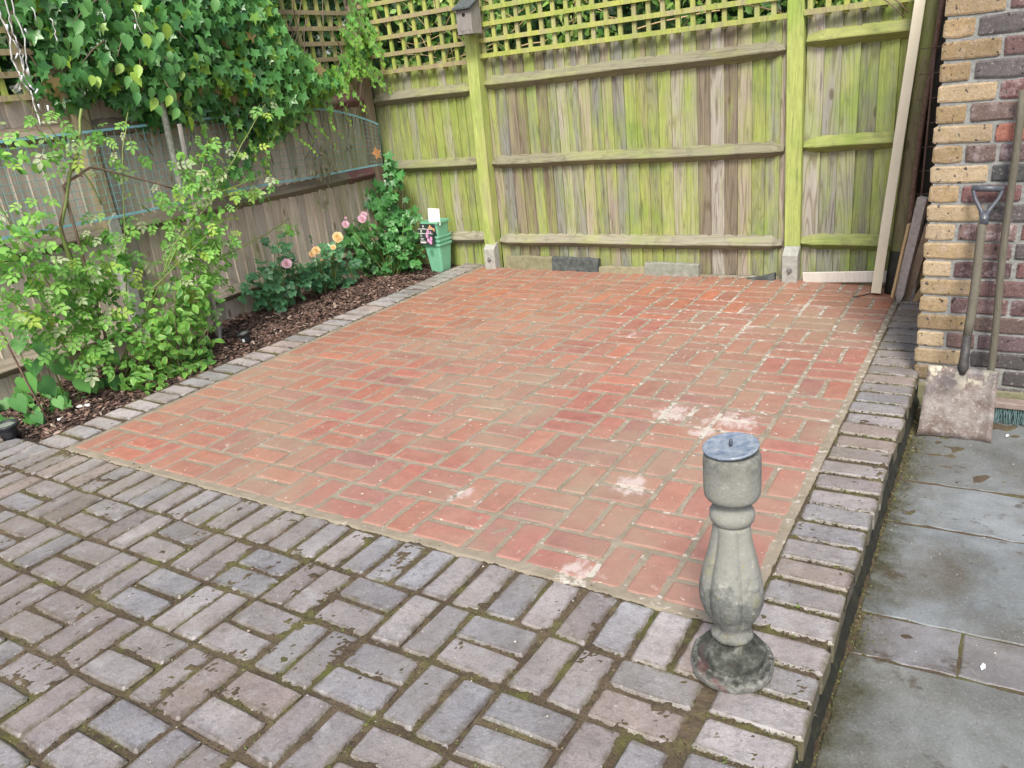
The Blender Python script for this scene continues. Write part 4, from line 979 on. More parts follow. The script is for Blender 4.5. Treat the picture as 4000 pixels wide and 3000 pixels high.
# pale pebbles and petals on soil
for (x, y, s, lab) in ((-.485, .335, .016, 'left white shell fragment on the soil by the border bricks'), (-.462, .362, .020, 'right white shell fragment on the soil by the border bricks'), (-.437, .190, .011, 'cream pebble on the soil near the foot of the rusty rod')):
    m = MB(); rr = random.Random(int(x * 999)); z = soil_h(x, y) + .014
    m.lathe([(s * .5, -.006), (s, 0), (s * .8, .005), (s * .2, .008)], 9, (x, y, z), fn=lambda r_, z_, a: r_ * (1 + .25 * math.sin(3 * a + x * 50))); tag(m.obj('pebble', M['white'], smooth=True), lab, 'pebble')
for nm, (x, y, z), lab in (('fallen_petal', (3.717, .249, -.147), 'small white leaf lying on the path slab'), ('fallen_petal', (3.742, 1.735, -.147), 'tiny white fleck on the path in front of the broom')):
    m = MB(); m.add([(x - .004, y - .014, z), (x + .005, y - .004, z + .003), (x + .004, y + .012, z + .002), (x - .002, y + .018, z), (x - .007, y, z + .001)], [(0, 1, 2, 3, 4)]); tag(m.obj(nm, M['white']), lab, 'leaf')

# ------------------------------------------------------------------ plastic net on the side fence
nt = empty('garden_net', (-.9, 2.2, .85)); tag(nt, 'blue-green plastic garden net hung along the side fence', 'net')
def ntop(y): return 1.375 if y < 2.6 else 1.375 - .21 * ((y - 2.6) / 1.0) ** 2
def nbot(y): return .885 - .03 * max(0, (y - 2.4)) + .006 * math.sin(y * 4)
def nx_(y, z): return -.895 + .014 * math.sin(y * 3.1 + z * 2) + .006 * math.sin(z * 9 + y)
m = MB(); ys = [-.9 + .047 * i for i in range(96)]; nr = 11
def flat(A, B, w_):
    A = Vector(A); B = Vector(B); T = (B - A); sd_ = T.cross(Vector((1, 0, 0))).normalized() * w_; n_ = Vector((w_, 0, 0))
    m.add([A - sd_, A - n_, A + sd_, A + n_, B - sd_, B - n_, B + sd_, B + n_], [(0, 1, 5, 4), (1, 2, 6, 5), (2, 3, 7, 6), (3, 0, 4, 7)])
P = [[(nx_(y_, z_), y_, z_) for k in range(nr + 1) for z_ in (nbot(y_) + (ntop(y_) - nbot(y_)) * k / nr,)] for y_ in ys if y_ < 3.6]
for i in range(len(P)):
    for k in range(nr + 1):
        if k < nr: flat(P[i][k], P[i][k + 1], .0016)
        if i < len(P) - 1: flat(P[i][k], P[i + 1][k], .0016)
m.obj('netting', M['net'], nt)
for fn_, nm in ((nbot, 'bottom_edge'), (ntop, 'top_edge')):
    m = MB(); yl = [-.9 + .0235 * i for i in range(192)]; yl = [q for q in yl if q < 3.58]
    vs = []; 
    for i, y_ in enumerate(yl):
        z_ = fn_(y_); wv = .007 + (.004 if i % 2 else 0); sg = 1 if nm == 'bottom_edge' else -1
        vs += [(nx_(y_, z_) + .003, y_, z_ - .005 * sg), (nx_(y_, z_) + .003, y_, z_ + wv * sg), (nx_(y_, z_) + .0005, y_, z_ + wv * sg), (nx_(y_, z_) + .0005, y_, z_ - .005 * sg)]
    for i in range(len(yl) - 1):
        for k in range(4): m.f.append((i * 4 + k, i * 4 + (k + 1) % 4, i * 4 + 4 + (k + 1) % 4, i * 4 + 4 + k))
    m.v = vs; m.obj(nm, M['ribbon'], nt)
beam('support_cane', (-.70, 1.44, -.1), (-.70, 1.53, 1.36), .020, .020, M['greyst'], 'square pale support stake beside the grey tree trunk', 'stake')

# ------------------------------------------------------------------ foliage
def t_ovate(wd=.30, droop=.12, fold=.35, teeth=0):
    ts = [0, .18, .42, .68, .88, 1.0]; hw_ = [0, .72, 1, .78, .36, 0]; v = []; uv = []; f = []
    if teeth: ts = [0, .08, .15, .24, .33, .43, .53, .63, .72, .81, .89, 1.06]; hw_ = [0, .55, .62, .92, .86, 1.06, .90, .92, .66, .58, .26, 0]
    K = len(ts) - 2
    for t, h in zip(ts, hw_):
        v.append((0, t, -droop * t * t)); uv.append((.5, t))
    for sgn in (-1, 1):
        for t, h in zip(ts[1:-1], hw_[1:-1]):
            x = sgn * wd * h; v.append((x, t + .03 * (1 - h), -droop * t * t + fold * abs(x) * .8)); uv.append((.5 + x / wd * .42, t))
    L = [K + 2 + i for i in range(K)]; Rr = [2 * K + 2 + i for i in range(K)]
    for side, fl in ((L, 0), (Rr, 1)):
        q = [(0, 1, side[0])] + [(k + 1, k + 2, side[k + 1], side[k]) for k in range(K - 1)] + [(K, K + 1, side[K - 1])]
        for a in q: f.append(tuple(reversed(a)) if not fl == 0 else a)
    return v, uv, f
def t_fan(pts, cy=.35, cup=.08, droop=.15):
    """pts: (angle from +y in degrees, radius) for one half, mirrored"""
    half = [(math.sin(rad(a)) * r_, cy + math.cos(rad(a)) * r_) for a, r_ in pts]
    outl = half + [(-x, y) for x, y in reversed(half) if abs(x) > 1e-4]
    v = [(0, cy, -cup * .6)] + [(x, y, cup * abs(x) * 1.4 - droop * y * y) for x, y in outl]
    uv = [(.5, cy)] + [(.5 + x * .8, y) for x, y in outl]; n = len(outl)
    f = [(0, 1 + (i + 1) % n, 1 + i) for i in range(n)]
    return v, uv, f
def t_spray(n_pairs=2, wd=.34):
    v = []; uv = []; f = []
    def put(tpl, ox, oy, ang, s, zt):
        c, sn = math.cos(ang), math.sin(ang); b_ = len(v)
        for (x, y, z), u in zip(tpl[0], tpl[1]): v.append((ox + (x * c - y * sn) * s, oy + (x * sn + y * c) * s, zt + z * s)); uv.append(u)
        for q in tpl[2]: f.append(tuple(i + b_ for i in q))
    small = ([(0, 0, 0), (0, .5, -.02), (0, 1, -.1), (-wd, .38, .1), (-wd * .8, .72, .05), (wd, .38, .1), (wd * .8, .72, .05)], [(.5, 0), (.5, .5), (.5, 1), (.1, .38), (.15, .72), (.9, .38), (.85, .72)],
             [(0, 1, 3), (1, 4, 3), (1, 2, 4), (0, 5, 1), (1, 5, 6), (1, 6, 2)])
    put(small, 0, .58, 0, .44, -.05)
    for k in range(n_pairs):
        yb = .50 - .26 * k; put(small, .01, yb, -1.05, .38 - .04 * k, -.02); put(small, -.01, yb, 1.05, .38 - .04 * k, -.02)
    b_ = len(v); v += [(-.008, 0, 0), (.008, 0, 0), (.006, .6, -.05), (-.006, .6, -.05)]; uv += [(.5, 0)] * 4; f.append((b_, b_ + 1, b_ + 2, b_ + 3))
    return v, uv, f
IVY = [t_fan([(0, .72), (22, .36), (56, .62), (84, .30), (126, .50), (166, .26), (180, .14)], droop=d_) for d_ in (.1, .3)] + [t_fan([(0, .68), (26, .36), (60, .56), (92, .30), (138, .44), (180, .12)], cup=.16, droop=.2)]
HEART = [t_fan([(0, .68), (20, .50), (48, .44), (85, .45), (125, .46), (155, .42), (178, .20)], cy=.38, cup=.10, droop=d_) for d_ in (.15, .3)]
OV = [t_ovate(.30, .15, .3), t_ovate(.27, .3, .5), t_ovate(.33, .05, .15)]
OVN = [t_ovate(.22, .2, .4), t_ovate(.20, .4, .3)]
HB = [t_ovate(.33, .12, .25, 1), t_ovate(.31, .3, .45, 1), t_ovate(.30, .05, .6, 1)]
SPR = [t_spray(2, .30), t_spray(2, .26), t_spray(3, .28)]
SPRW = [t_spray(2, .40), t_spray(1, .42)]

def basis(d, n):
    d = d.normalized(); n = (n - d * n.dot(d)); n = n.normalized() if n.length > 1e-4 else d.orthogonal().normalized(); x = d.cross(n)
    return Matrix(((x[0], d[0], n[0]), (x[1], d[1], n[1]), (x[2], d[2], n[2])))
def tpl_mesh(name, tpls, mats, P_, mat):
    vs = []; uvs = []; fs = []; cs = []; off = 0
    V = [np.array(t[0], float) for t in tpls]
    for (p, Mx, s, c, k) in P_:
        t = tpls[k]; vv = V[k] @ (np.array(Mx).T * s) + np.array(p); vs.append(vv); uvs += t[1]
        fs += [tuple(i + off for i in q) for q in t[2]]; cs.append(np.tile((c[0], c[1], c[2], 1.0), (len(t[0]), 1))); off += len(t[0])
    me = bpy.data.meshes.new(name); me.from_pydata(np.concatenate(vs).tolist(), [], fs); me.update()
    at = me.attributes.new('lc', 'FLOAT_COLOR', 'POINT'); at.data.foreach_set('color', np.concatenate(cs).astype(np.float32).ravel())
    ul = me.uv_layers.new(name='uv'); li = np.empty(len(me.loops), np.int32); me.loops.foreach_get('vertex_index', li)
    ul.data.foreach_set('uv', np.array(uvs, np.float32)[li].ravel()); me.materials.append(mat)
    me.polygons.foreach_set('use_smooth', [True] * len(me.polygons))
    return me
def foliage(parent, tpls, L, mat, singles=0, name='leaf', mass='leaves'):
    """L: (point, tip direction, normal, size, colour). The largest in view become single leaves, the rest one mass."""
    P_ = [(p, basis(d, n), s, c, rnd.randrange(len(tpls))) for p, d, n, s, c in L]
    if singles:
        P_.sort(key=lambda q: -(q[2] / (Vector(q[0]) - CP).length if inview(q[0], 0) else 0))
        proto = [tpl_mesh(name, tpls, None, [((0, 0, 0), Matrix.Identity(3), 1.0, (1, 1, 1), k)], mat) for k in range(len(tpls))]
        for (p, Mx, s, c, k) in P_[:singles]:
            o = link(name, proto[k], parent, Vector(p), Mx.to_euler(), (*c, 1)); o.scale = (s, s, s)
        P_ = P_[singles:]
    if P_: stuff(link(mass, tpl_mesh(mass, tpls, None, P_, mat), parent))
def rv(r, a=1.0): return Vector((r.uniform(-a, a), r.uniform(-a, a), r.uniform(-a, a)))
def lerpc(a, b_, t): return tuple(a[i] + (b_[i] - a[i]) * t for i in range(3))
def inpoly(p, poly):
    x, y = p; c = False; j = len(poly) - 1
    for i in range(len(poly)):
        (xi, yi), (xj, yj) = poly[i], poly[j]
        if (yi > y) != (yj > y) and x < (xj - xi) * (y - yi) / (yj - yi) + xi: c = not c
        j = i
    return c
def edge_dist(p, poly):
    best = 9
    for i in range(len(poly)):
        a = Vector(poly[i]); b_ = Vector(poly[(i + 1) % len(poly)]); q = Vector(p); ab = b_ - a; t = max(0, min(1, (q - a).dot(ab) / ab.length_squared)); best = min(best, (a + ab * t - q).length)
    return best

# ivy over the side fence
r = random.Random(31)
ivy = empty('ivy_climber', (-.93, 2.2, -.1)); tag(ivy, 'large dark glossy ivy hanging over the side fence trellis', 'ivy')
POLY = [(.62, 2.35), (.74, 2.05), (.93, 1.85), (.80, 1.66), (.94, 1.52), (1.2, 1.58), (1.48, 1.36), (1.98, 1.40), (2.15, 1.30), (2.28, 1.16), (2.42, 1.20), (2.69, 1.30), (3.04, 1.43), (3.37, 1.56), (3.62, 1.70), (3.66, 1.90), (3.45, 1.86), (3.36, 1.72), (3.08, 1.64), (2.88, 1.78), (2.71, 1.92), (2.66, 2.08), (2.80, 2.35)]
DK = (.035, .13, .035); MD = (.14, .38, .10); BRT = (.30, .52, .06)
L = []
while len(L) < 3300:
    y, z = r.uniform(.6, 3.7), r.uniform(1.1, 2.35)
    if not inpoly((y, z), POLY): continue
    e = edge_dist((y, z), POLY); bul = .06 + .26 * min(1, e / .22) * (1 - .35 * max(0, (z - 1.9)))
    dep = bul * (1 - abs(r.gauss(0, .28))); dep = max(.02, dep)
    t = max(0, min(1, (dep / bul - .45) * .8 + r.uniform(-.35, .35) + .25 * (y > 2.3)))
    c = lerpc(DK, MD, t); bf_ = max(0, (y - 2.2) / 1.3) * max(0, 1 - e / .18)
    if r.random() < .10 + .8 * bf_ and dep > bul * .6: c = lerpc(c, BRT, r.uniform(.3, 1))
    elif r.random() < .012: c = (.20, .15, .06)
    s = r.uniform(.045, .10) * (.8 if bf_ > .3 else 1)
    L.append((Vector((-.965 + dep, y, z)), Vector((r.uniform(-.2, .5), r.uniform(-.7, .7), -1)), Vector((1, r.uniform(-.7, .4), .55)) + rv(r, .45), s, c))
def strand(p, n, step, s0, bright=.7, dirv=(0.02, .1, -1), wob=.35):
    p = Vector(p); d = Vector(dirv).normalized(); pts = [p.copy()]
    for k in range(n):
        d = (d + Vector((r.uniform(-.1, .15), r.uniform(-wob, wob), r.uniform(-.25, .1)))).normalized(); p = p + d * step; pts.append(p.copy())
        s = s0 * (1 - .6 * k / n) * r.uniform(.8, 1.2)
        L.append((p + rv(r, .008), Vector((.3, r.uniform(-1, 1), -.8)), Vector((1, r.uniform(-.5, .5), .5)), s, lerpc(MD, BRT, min(1, bright * k / n + r.uniform(0, .4)))))
    m = MB(); m.tube(pts, .0022, 5); m.obj('stem', M['twig'], ivy, smooth=True)
for (y, z, n, dv) in ((2.05, 1.38, 10, (.05, .45, -.8)), (2.45, 1.30, 10, (.05, .55, -.5)), (2.60, 1.35, 12, (.05, .8, -.55)), (2.85, 1.42, 9, (.05, .6, -.7)), (3.05, 1.48, 8, (0, .3, -.9)), (3.2, 1.5, 7, (0, .5, -.9)), (2.28, 1.22, 8, (0, .1, -1)), (1.95, 1.42, 9, (0, .1, -1)), (2.95, 1.45, 10, (0, 0, -1)), (1.75, 1.42, 8, (0, .2, -1)), (2.75, 1.38, 7, (0, -.1, -1))):
    strand((-.78, y, z), n, .034, .052, dirv=dv)
for _ in range(16):       # clump hanging out over the corner
    strand((-.84 + r.uniform(-.05, .06), 3.35 + r.uniform(-.22, .22), 1.86 + r.uniform(-.25, .16)), 8, .034, .075, .35, (.5, .15, -.5), .5)
for _ in range(10): strand((-.88, 3.40 + r.uniform(-.2, .2), 2.05 + r.uniform(-.05, .2)), 7, .038, .085, .15, (.4, .1, -.8), .5)
for k in range(70): L.append((Vector((-.88 + r.uniform(0, .06), 2.05 + r.gauss(0, .10), 1.06 + r.gauss(0, .10))), Vector((.2, r.uniform(-.5, .5), -1)), Vector((1, 0, .3)) + rv(r, .4), r.uniform(.05, .10), lerpc(DK, MD, r.random()))) if k < 34 else None
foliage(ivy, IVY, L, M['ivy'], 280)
m = MB()
for k in range(26):
    y = r.uniform(.9, 3.4); pts = [Vector((-.95, y, 1.3 + r.uniform(-.3, .2)))]
    for j in range(7): pts.append(pts[-1] + Vector((r.uniform(-.01, .03), r.uniform(-.1, .1), .11)))
    m.tube(pts, .004, 5)
stuff(m.obj('stems', M['twig'], ivy))

# foliage beyond the fences
def bushmass(name, lab, box_, n, sz, cols, tpls, mat, cat='hedge', seed=1, hole=.0, twigs=0, core=False):
    rr = random.Random(seed); (x0, x1), (y0, y1), (z0, z1) = box_; o = empty(name, ((x0 + x1) / 2, (y0 + y1) / 2, -.3)); tag(o, lab, cat); L = []
    while len(L) < n:
        p = Vector((rr.uniform(x0, x1), rr.uniform(y0, y1), rr.uniform(z0, z1)))
        k = noise.noise(p * 2.2 + Vector((seed * 7, 0, 0)))
        if k < -.12 + hole: continue
        c = lerpc(cols[0], cols[1], max(0, min(1, rr.random() * .7 + k))); 
        if rr.random() < .12: c = lerpc(c, cols[2], .8)
        L.append((p, rv(rr) + Vector((0, 0, -.5)), Vector((.2, -.5, .8)) + rv(rr, .8), rr.uniform(*sz), c))
    foliage(o, tpls, L, mat)
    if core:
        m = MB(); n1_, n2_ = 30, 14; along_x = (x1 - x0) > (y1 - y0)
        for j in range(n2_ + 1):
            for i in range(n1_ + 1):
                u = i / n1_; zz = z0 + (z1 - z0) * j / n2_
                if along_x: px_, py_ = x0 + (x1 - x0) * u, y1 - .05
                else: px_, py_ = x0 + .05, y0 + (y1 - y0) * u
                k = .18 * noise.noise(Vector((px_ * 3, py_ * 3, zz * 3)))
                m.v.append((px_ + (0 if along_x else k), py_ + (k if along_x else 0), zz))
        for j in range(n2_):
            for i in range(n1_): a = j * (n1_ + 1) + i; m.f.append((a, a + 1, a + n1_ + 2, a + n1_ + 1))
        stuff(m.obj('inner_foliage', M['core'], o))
    if twigs:
        m = MB()
        for _ in range(twigs):
            p = Vector((rr.uniform(x0, x1), rr.uniform(y0, y1), rr.uniform(z0 + .2, z1 - .4))); d = Vector((rr.uniform(-1, 1), rr.uniform(-.3, .3), rr.uniform(-.1, .9))).normalized(); pts = [p]
            for j in range(6): d = (d + rv(rr, .25)).normalized(); pts.append(pts[-1] + d * .10)
            m.tube(pts, rr.uniform(.002, .007), 5)
        stuff(m.obj('twigs', M['cutw' if twigs > 60 else 'twig'], o))
    return o
bushmass('hedge', 'bright leafy shrubbery showing through the back trellis', ((-1.0, 4.0), (3.95, 4.55), (1.25, 2.9)), 6500, (.035, .075), ((.08, .24, .04), (.30, .50, .11), (.50, .60, .22)), OV + OVN, M['leaf'], seed=2, twigs=120)
bushmass('hedge', 'dark hedge further back beyond the back trellis', ((-3.5, 6.0), (5.2, 6.2), (-.3, 4.2)), 9000, (.10, .19), ((.012, .045, .012), (.035, .11, .025), (.10, .2, .04)), OV, M['leaf'], seed=3, core=True)
bushmass('hedge', 'dark shrub growing behind the side fence trellis', ((-2.1, -1.25), (-1.4, 4.1), (1.2, 2.9)), 7000, (.05, .11), ((.010, .04, .010), (.04, .13, .03), (.09, .22, .04)), IVY, M['ivy'], seed=4, hole=-.2, core=True)
bushmass('tree', 'tall dark trees standing behind the side fence', ((-4.5, -3.2), (-4, 7), (-.3, 4.5)), 8000, (.12, .22), ((.012, .045, .012), (.035, .11, .025), (.08, .18, .04)), OV, M['leaf'], 'tree', seed=5, core=True)

# young grey-barked tree
tr = empty('young_tree', (-.78, 1.5, -.1)); tag(tr, 'young tree with slim grey trunk and large ribbed leaves by the side fence', 'tree')
m = MB(); pp = [Vector((-.78 + .006 * math.sin(k * 1.3), 1.5 + .008 * math.sin(k * .9), -.13 + .24 * k)) for k in range(11)]; m.tube(pp, [.026, .024, .023, .022, .0215, .021, .020, .018, .016, .014, .012], 14); trk = m.obj('trunk', M['trunk'], tr, smooth=True)
HORN = [(-.6, .97, 1.86, .11, .09), (-.6, 1.16, 1.91, .17, .12), (-.6, 1.36, 1.83, .17, .16), (-.6, .95, 1.66, .12, .08), (-.6, 1.42, 1.72, .15, .15), (-.6, 1.52, 1.58, .14, .14), (-.6, 1.28, 1.59, .09, .09), (-.6, 1.65, 1.76, .09, .12), (-.56, 1.44, 1.43, .11, .08), (-.6, 1.17, 1.69, .10, .08), (-.62, 1.7, 1.98, .22, .12), (-.62, 1.3, 2.05, .3, .1), (-.62, .85, 2.02, .2, .08)]
L = []
for (x, y, z, ry, rz) in HORN:
    tip = Vector((x, y, z)); st = Vector((-.78, 1.5, min(2.1, z + .18))); pts = [st.lerp(tip, k / 5) + Vector((0, 0, .10 * math.sin(k / 5 * 2.6))) for k in range(6)]
    m = MB(); m.tube(pts, [.007, .006, .005, .004, .003, .0015], 6); m.obj('branch', M['twig'], tr, smooth=True)
    for _ in range(int(4 + 260 * ry * rz)):
        p = Vector((x + r.uniform(-.10, .12), y + r.gauss(0, ry * .55), z + r.gauss(0, rz * .55)))
        c = lerpc((.055, .20, .055), (.15, .36, .10), r.random()); 
        if r.random() < .10: c = lerpc(c, (.34, .52, .08), .8)
        L.append((p, Vector((r.uniform(-.2, .5), r.uniform(-.9, .9), -1)), Vector((1, r.uniform(-.6, .2), .8)) + rv(r, .35), r.uniform(.055, .09), c))
foliage(tr, HB, L, M['hornb'], 140)

# rambling rose with pale small leaves
def canes(parent, L_, rr_, mat):
    for pts in L_:
        m = MB(); P_ = [Vector(p) for p in pts]
        Q = []
        for i in range(len(P_) - 1):
            for k in range(4): Q.append(P_[i].lerp(P_[i + 1], k / 4) + rv(r, .004))
        Q.append(P_[-1]); m.tube(Q, [rr_ * (1 - .5 * i / len(Q)) for i in range(len(Q))], 7); m.obj('cane', mat, parent, smooth=True)
def spray_cluster(L, x, y, z, ry, rz, n, s, cols, dx=.12, pale=0.0, up=.8, tipz=-.4, accent=None, low=0.0):
    for _ in range(n):
        a = r.uniform(0, 2 * math.pi); q = math.sqrt(r.random()); yy = y + math.cos(a) * q * ry; zz = z + math.sin(a) * q * rz
        p = Vector((x + r.uniform(-dx, dx), yy, zz)); p.z = max(p.z, soil_h(max(-1, p.x), yy) + .03 + low)
        c = lerpc(cols[0], cols[1], r.random())
        if accent and r.random() < accent[1]: c = lerpc(c, accent[0], r.uniform(.4, 1))
        if r.random() < pale: c = lerpc(c, (.46, .50, .34), r.uniform(.4, .9))
        L.append((p, Vector((r.uniform(-.2, .8), r.uniform(-1, 1), tipz + r.uniform(-.6, .5))), Vector((.6, -.3, up)) + rv(r, .5), r.uniform(*s), c))
rr1 = empty('rambling_rose', (-.62, .75, -.1)); tag(rr1, 'tall sprawling rambling rose with many small pale leaves at the left', 'rose bush')
canes(rr1, [[(-.62, .62, -.1), (-.58, .57, .91), (-.55, .69, 1.18), (-.54, .76, 1.28), (-.55, .85, 1.49)]], .013, M['cane'])
canes(rr1, [[(-.62, .62, -.1), (-.60, .60, .6), (-.57, .57, .95), (-.55, .69, 1.16)], [(-.60, .64, .1), (-.56, .64, 1.13), (-.55, .81, 1.20), (-.50, .94, 1.14), (-.45, 1.2, 1.02)]], .009, M['twig'])
canes(rr1, [[(-.6, .7, .0), (-.52, 1.0, 1.26), (-.52, 1.09, 1.45)], [(-.55, .81, 1.0), (-.55, .78, 1.14), (-.5, .59, 1.48), (-.5, .5, 1.6)], [(-.6, .6, 0), (-.5, .35, .8), (-.48, .2, 1.35)], [(-.6, .66, 0), (-.45, 1.1, .7), (-.45, 1.5, .95), (-.45, 1.95, 1.0)], [(-.6, .66, .1), (-.46, 1.3, .85), (-.5, 1.55, 1.25)], [(-.6, .7, 0), (-.45, .9, .5), (-.45, 1.35, .72), (-.5, 1.7, .85)], [(-.6, .5, 0), (-.45, .3, .5), (-.42, .1, .7)], [(-.55, 1.5, .9), (-.5, 1.8, 1.2), (-.55, 2.1, 1.42)], [(-.5, 1.4, .55), (-.55, 1.9, .62), (-.65, 2.2, .66)]], .0045, M['cane'])
ROSEL = [(-.55, .54, 1.35, .26, .15, 46), (-.55, .33, .96, .19, .19, 46), (-.55, .64, .76, .45, .16, 90), (-.55, 1.53, 1.12, .2, .17, 44), (-.55, 1.12, .94, .22, .15, 22), (-.55, 1.42, .89, .27, .2, 62), (-.55, 1.32, .58, .28, .2, 70), (-.55, .36, .48, .31, .24, 85), (-.66, 1.26, .30, .14, .20, 50), (-.55, .73, .62, .25, .15, 46), (-.55, 1.0, 1.19, .17, .08, 16), (-.55, .95, 1.36, .16, .07, 14), (-.55, 1.8, 1.15, .13, .1, 12), (-.5, 1.84, .94, .13, .07, 16), (-.55, .71, .91, .17, .08, 16), (-.78, 1.60, .42, .08, .15, 14), (-.55, .47, .59, .34, .2, 80), (-.5, .25, .71, .19, .26, 60), (-.52, 2.05, 1.40, .12, .05, 12), (-.6, 2.1, .66, .07, .06, 7), (-.5, 1.3, .72, .22, .12, 30), (-.55, 1.72, 1.0, .10, .06, 10), (-.5, .60, .30, .3, .16, 40)]
L = []
for (x, y, z, ry, rz, n) in ROSEL:
    hi = z > .9
    spray_cluster(L, x, y, z, ry, rz, int(n * (.85 if z < .7 else .66)), (.06, .115), ((.09, .27, .05), (.25, .50, .10)), pale=.34 if hi else .13, accent=((.36, .50, .08), .14))
foliage(rr1, SPR, L, M['leaf'], 220, name='leaf_spray', mass='leaf_sprays')
L = []
for (x, y, z, ry, rz, n) in ((-.58, 1.50, 1.12, .12, .14, 60), (-.58, 1.42, .86, .14, .18, 110), (-.60, 1.32, .58, .17, .16, 120), (-.62, 1.28, .32, .15, .15, 110), (-.62, .42, .55, .30, .2, 150), (-.6, .72, .66, .2, .12, 70), (-.55, .50, 1.32, .24, .10, 70), (-.5, .30, .9, .18, .16, 90), (-.55, .7, .3, .3, .15, 120)):
    for _ in range(n):
        a = r.uniform(0, 6.28); q = math.sqrt(r.random()); p = Vector((x + r.uniform(-.12, .14), y + math.cos(a) * q * ry, z + math.sin(a) * q * rz)); p.z = max(p.z, .0)
        L.append((p, Vector((r.uniform(-.2, .8), r.uniform(-1, 1), r.uniform(-1, .2))), Vector((.6, -.3, .8)) + rv(r, .5), r.uniform(.028, .058), lerpc((.08, .27, .05), (.27, .54, .10), r.random())))
foliage(rr1, OV, L, M['leaf'], 60)

vs_ = empty('variegated_shrub', (-.5, .98, -.1)); tag(vs_, 'low leafy shrub with yellow-edged pointed leaves beside the border bricks', 'shrub')
L = []
for (x, y, z, ry, rz, n) in [(-.47, 1.02, .40, .26, .14, 75), (-.40, .85, .31, .16, .1, 50), (-.45, .86, .1, .32, .16, 140), (-.55, 1.12, .12, .13, .15, 80), (-.42, .72, .09, .18, .12, 60), (-.45, 1.0, -.04, .16, .08, 50), (-.55, 1.05, .2, .18, .18, 80)]:
    for _ in range(n):
        a = r.uniform(0, 6.28); q = math.sqrt(r.random()); p = Vector((x + r.uniform(-.12, .13), y + math.cos(a) * q * ry, z + math.sin(a) * q * rz)); p.z = max(p.z, soil_h(p.x, p.y) + .03)
        L.append((p, Vector((r.uniform(-.2, .9), r.uniform(-1, 1), r.uniform(-1.0, .3))), Vector((.6, -.3, .8)) + rv(r, .4), r.uniform(.05, .085), lerpc((.05, .20, .04), (.20, .44, .08), r.random())))
foliage(vs_, OV[:2], [(p, d, n, s_ * .78, c) for p, d, n, s_, c in L], M['varieg'], 250)
for k in range(16):
    pts = [Vector((-.5 + r.uniform(-.05, .05), .98 + r.uniform(-.06, .06), -.12))]; tip = Vector((-.45 + r.uniform(-.1, .1), .98 + r.uniform(-.3, .3), r.uniform(.1, .5)))
    m = MB(); m.tube([pts[0].lerp(tip, q / 5) + rv(r, .012) for q in range(6)], [.005, .005, .004, .004, .003, .002], 6); m.obj('stem', M['twig'], vs_, smooth=True)

hp = empty('bindweed', (-.6, .35, -.1)); tag(hp, 'low plants with big plain heart-shaped leaves under the rambling rose', 'plant')
L = []
for (y, z) in [(.083, .139), (.214, .174), (.301, .051), (.365, -.02), (.254, -.02), (.553, .044), (.52, -.06), (.116, .239), (.469, .167), (.372, .231), (.28, .378), (.177, .426), (.704, .065), (.47, .075), (.226, .081), (.105, .044), (.005, .057), (.399, .133), (.60, -.05), (.33, .30), (.60, .20), (.66, -.03), (.15, -.02), (.05, -.04), (.31, .0), (.42, .0), (.20, .30), (.52, .24)]:
    p = Vector((-.56 + r.uniform(-.08, .10), y + r.uniform(-.02, .02), z + .02)); big = z > .1
    L.append((p, Vector((.5, r.uniform(-.7, .5), -.7)), Vector((.8, -.35, .7)) + rv(r, .3), r.uniform(.085, .12) if big else r.uniform(.055, .075), lerpc((.07, .23, .06), (.15, .40, .09), r.random())))
    m = MB(); m.tube([Vector((-.60, y * .9 + .04, -.12)), p + Vector((-.04, 0, -.05)), p], [.003, .0025, .002], 5); m.obj('stalk', M['cane'], hp, smooth=True)
for k in range(55):
    p = Vector((r.uniform(-.95, -.52), r.uniform(-.25, .62), r.uniform(.01, .11))); L.append((p, Vector((.5, r.uniform(-1, 1), -.5)), Vector((.6, -.3, .9)) + rv(r, .35), r.uniform(.05, .09), lerpc((.05, .18, .05), (.13, .35, .08), r.random())))
foliage(hp, HEART, L, M['leaf'], 83)

# roses
def rose_flower(parent, c, R_, cols, nrm=(.7, -.55, .45)):
    n = Vector(nrm).normalized(); a = n.orthogonal().normalized(); b_ = n.cross(a); vs = []; fs = []; cl = []
    rr_ = random.Random(int(c[1] * 1000))
    for ring, (ra, k, tilt) in enumerate(((1.0, 7, .25), (.82, 7, .55), (.62, 6, .9), (.42, 5, 1.15), (.24, 4, 1.35))):
        for i in range(k):
            an = 2 * math.pi * (i + .5 * ring + rr_.uniform(-.1, .1)) / k; wd = math.pi / k * 1.35; base = len(vs); cc = lerpc(cols[0], cols[1], rr_.random() * .5 + .5 * ring / 4)
            for (t, w_) in ((.05, .2), (.6, 1.0), (1.0, .75)):
                for s_ in (-1, 0, 1):
                    aa = an + s_ * wd * w_; rad_ = R_ * ra * t * (1 if s_ == 0 else .93) * rr_.uniform(.93, 1.07); h = R_ * (math.sin(tilt) * t * .75 * (1.0 if t < .9 else .92) + (.05 * rr_.uniform(-1, 1)) - .15)
                    vs.append(Vector(c) + (a * math.cos(aa) + b_ * math.sin(aa)) * rad_ * math.cos(tilt * .6) + n * h); cl.append((*cc, 1))
            for q in range(2):
                for s_ in range(2): fs.append((base + q * 3 + s_, base + q * 3 + s_ + 1, base + q * 3 + s_ + 4, base + q * 3 + s_ + 3))
    me = me_from('flower', vs, fs, M['petal'], True); at = me.attributes.new('lc', 'FLOAT_COLOR', 'POINT'); at.data.foreach_set('color', np.array(cl, np.float32).ravel())
    return link('flower', me, parent)
PK = ((.68, .36, .62), (.88, .66, .84)); OG = ((.92, .60, .32), (.95, .82, .55)); 
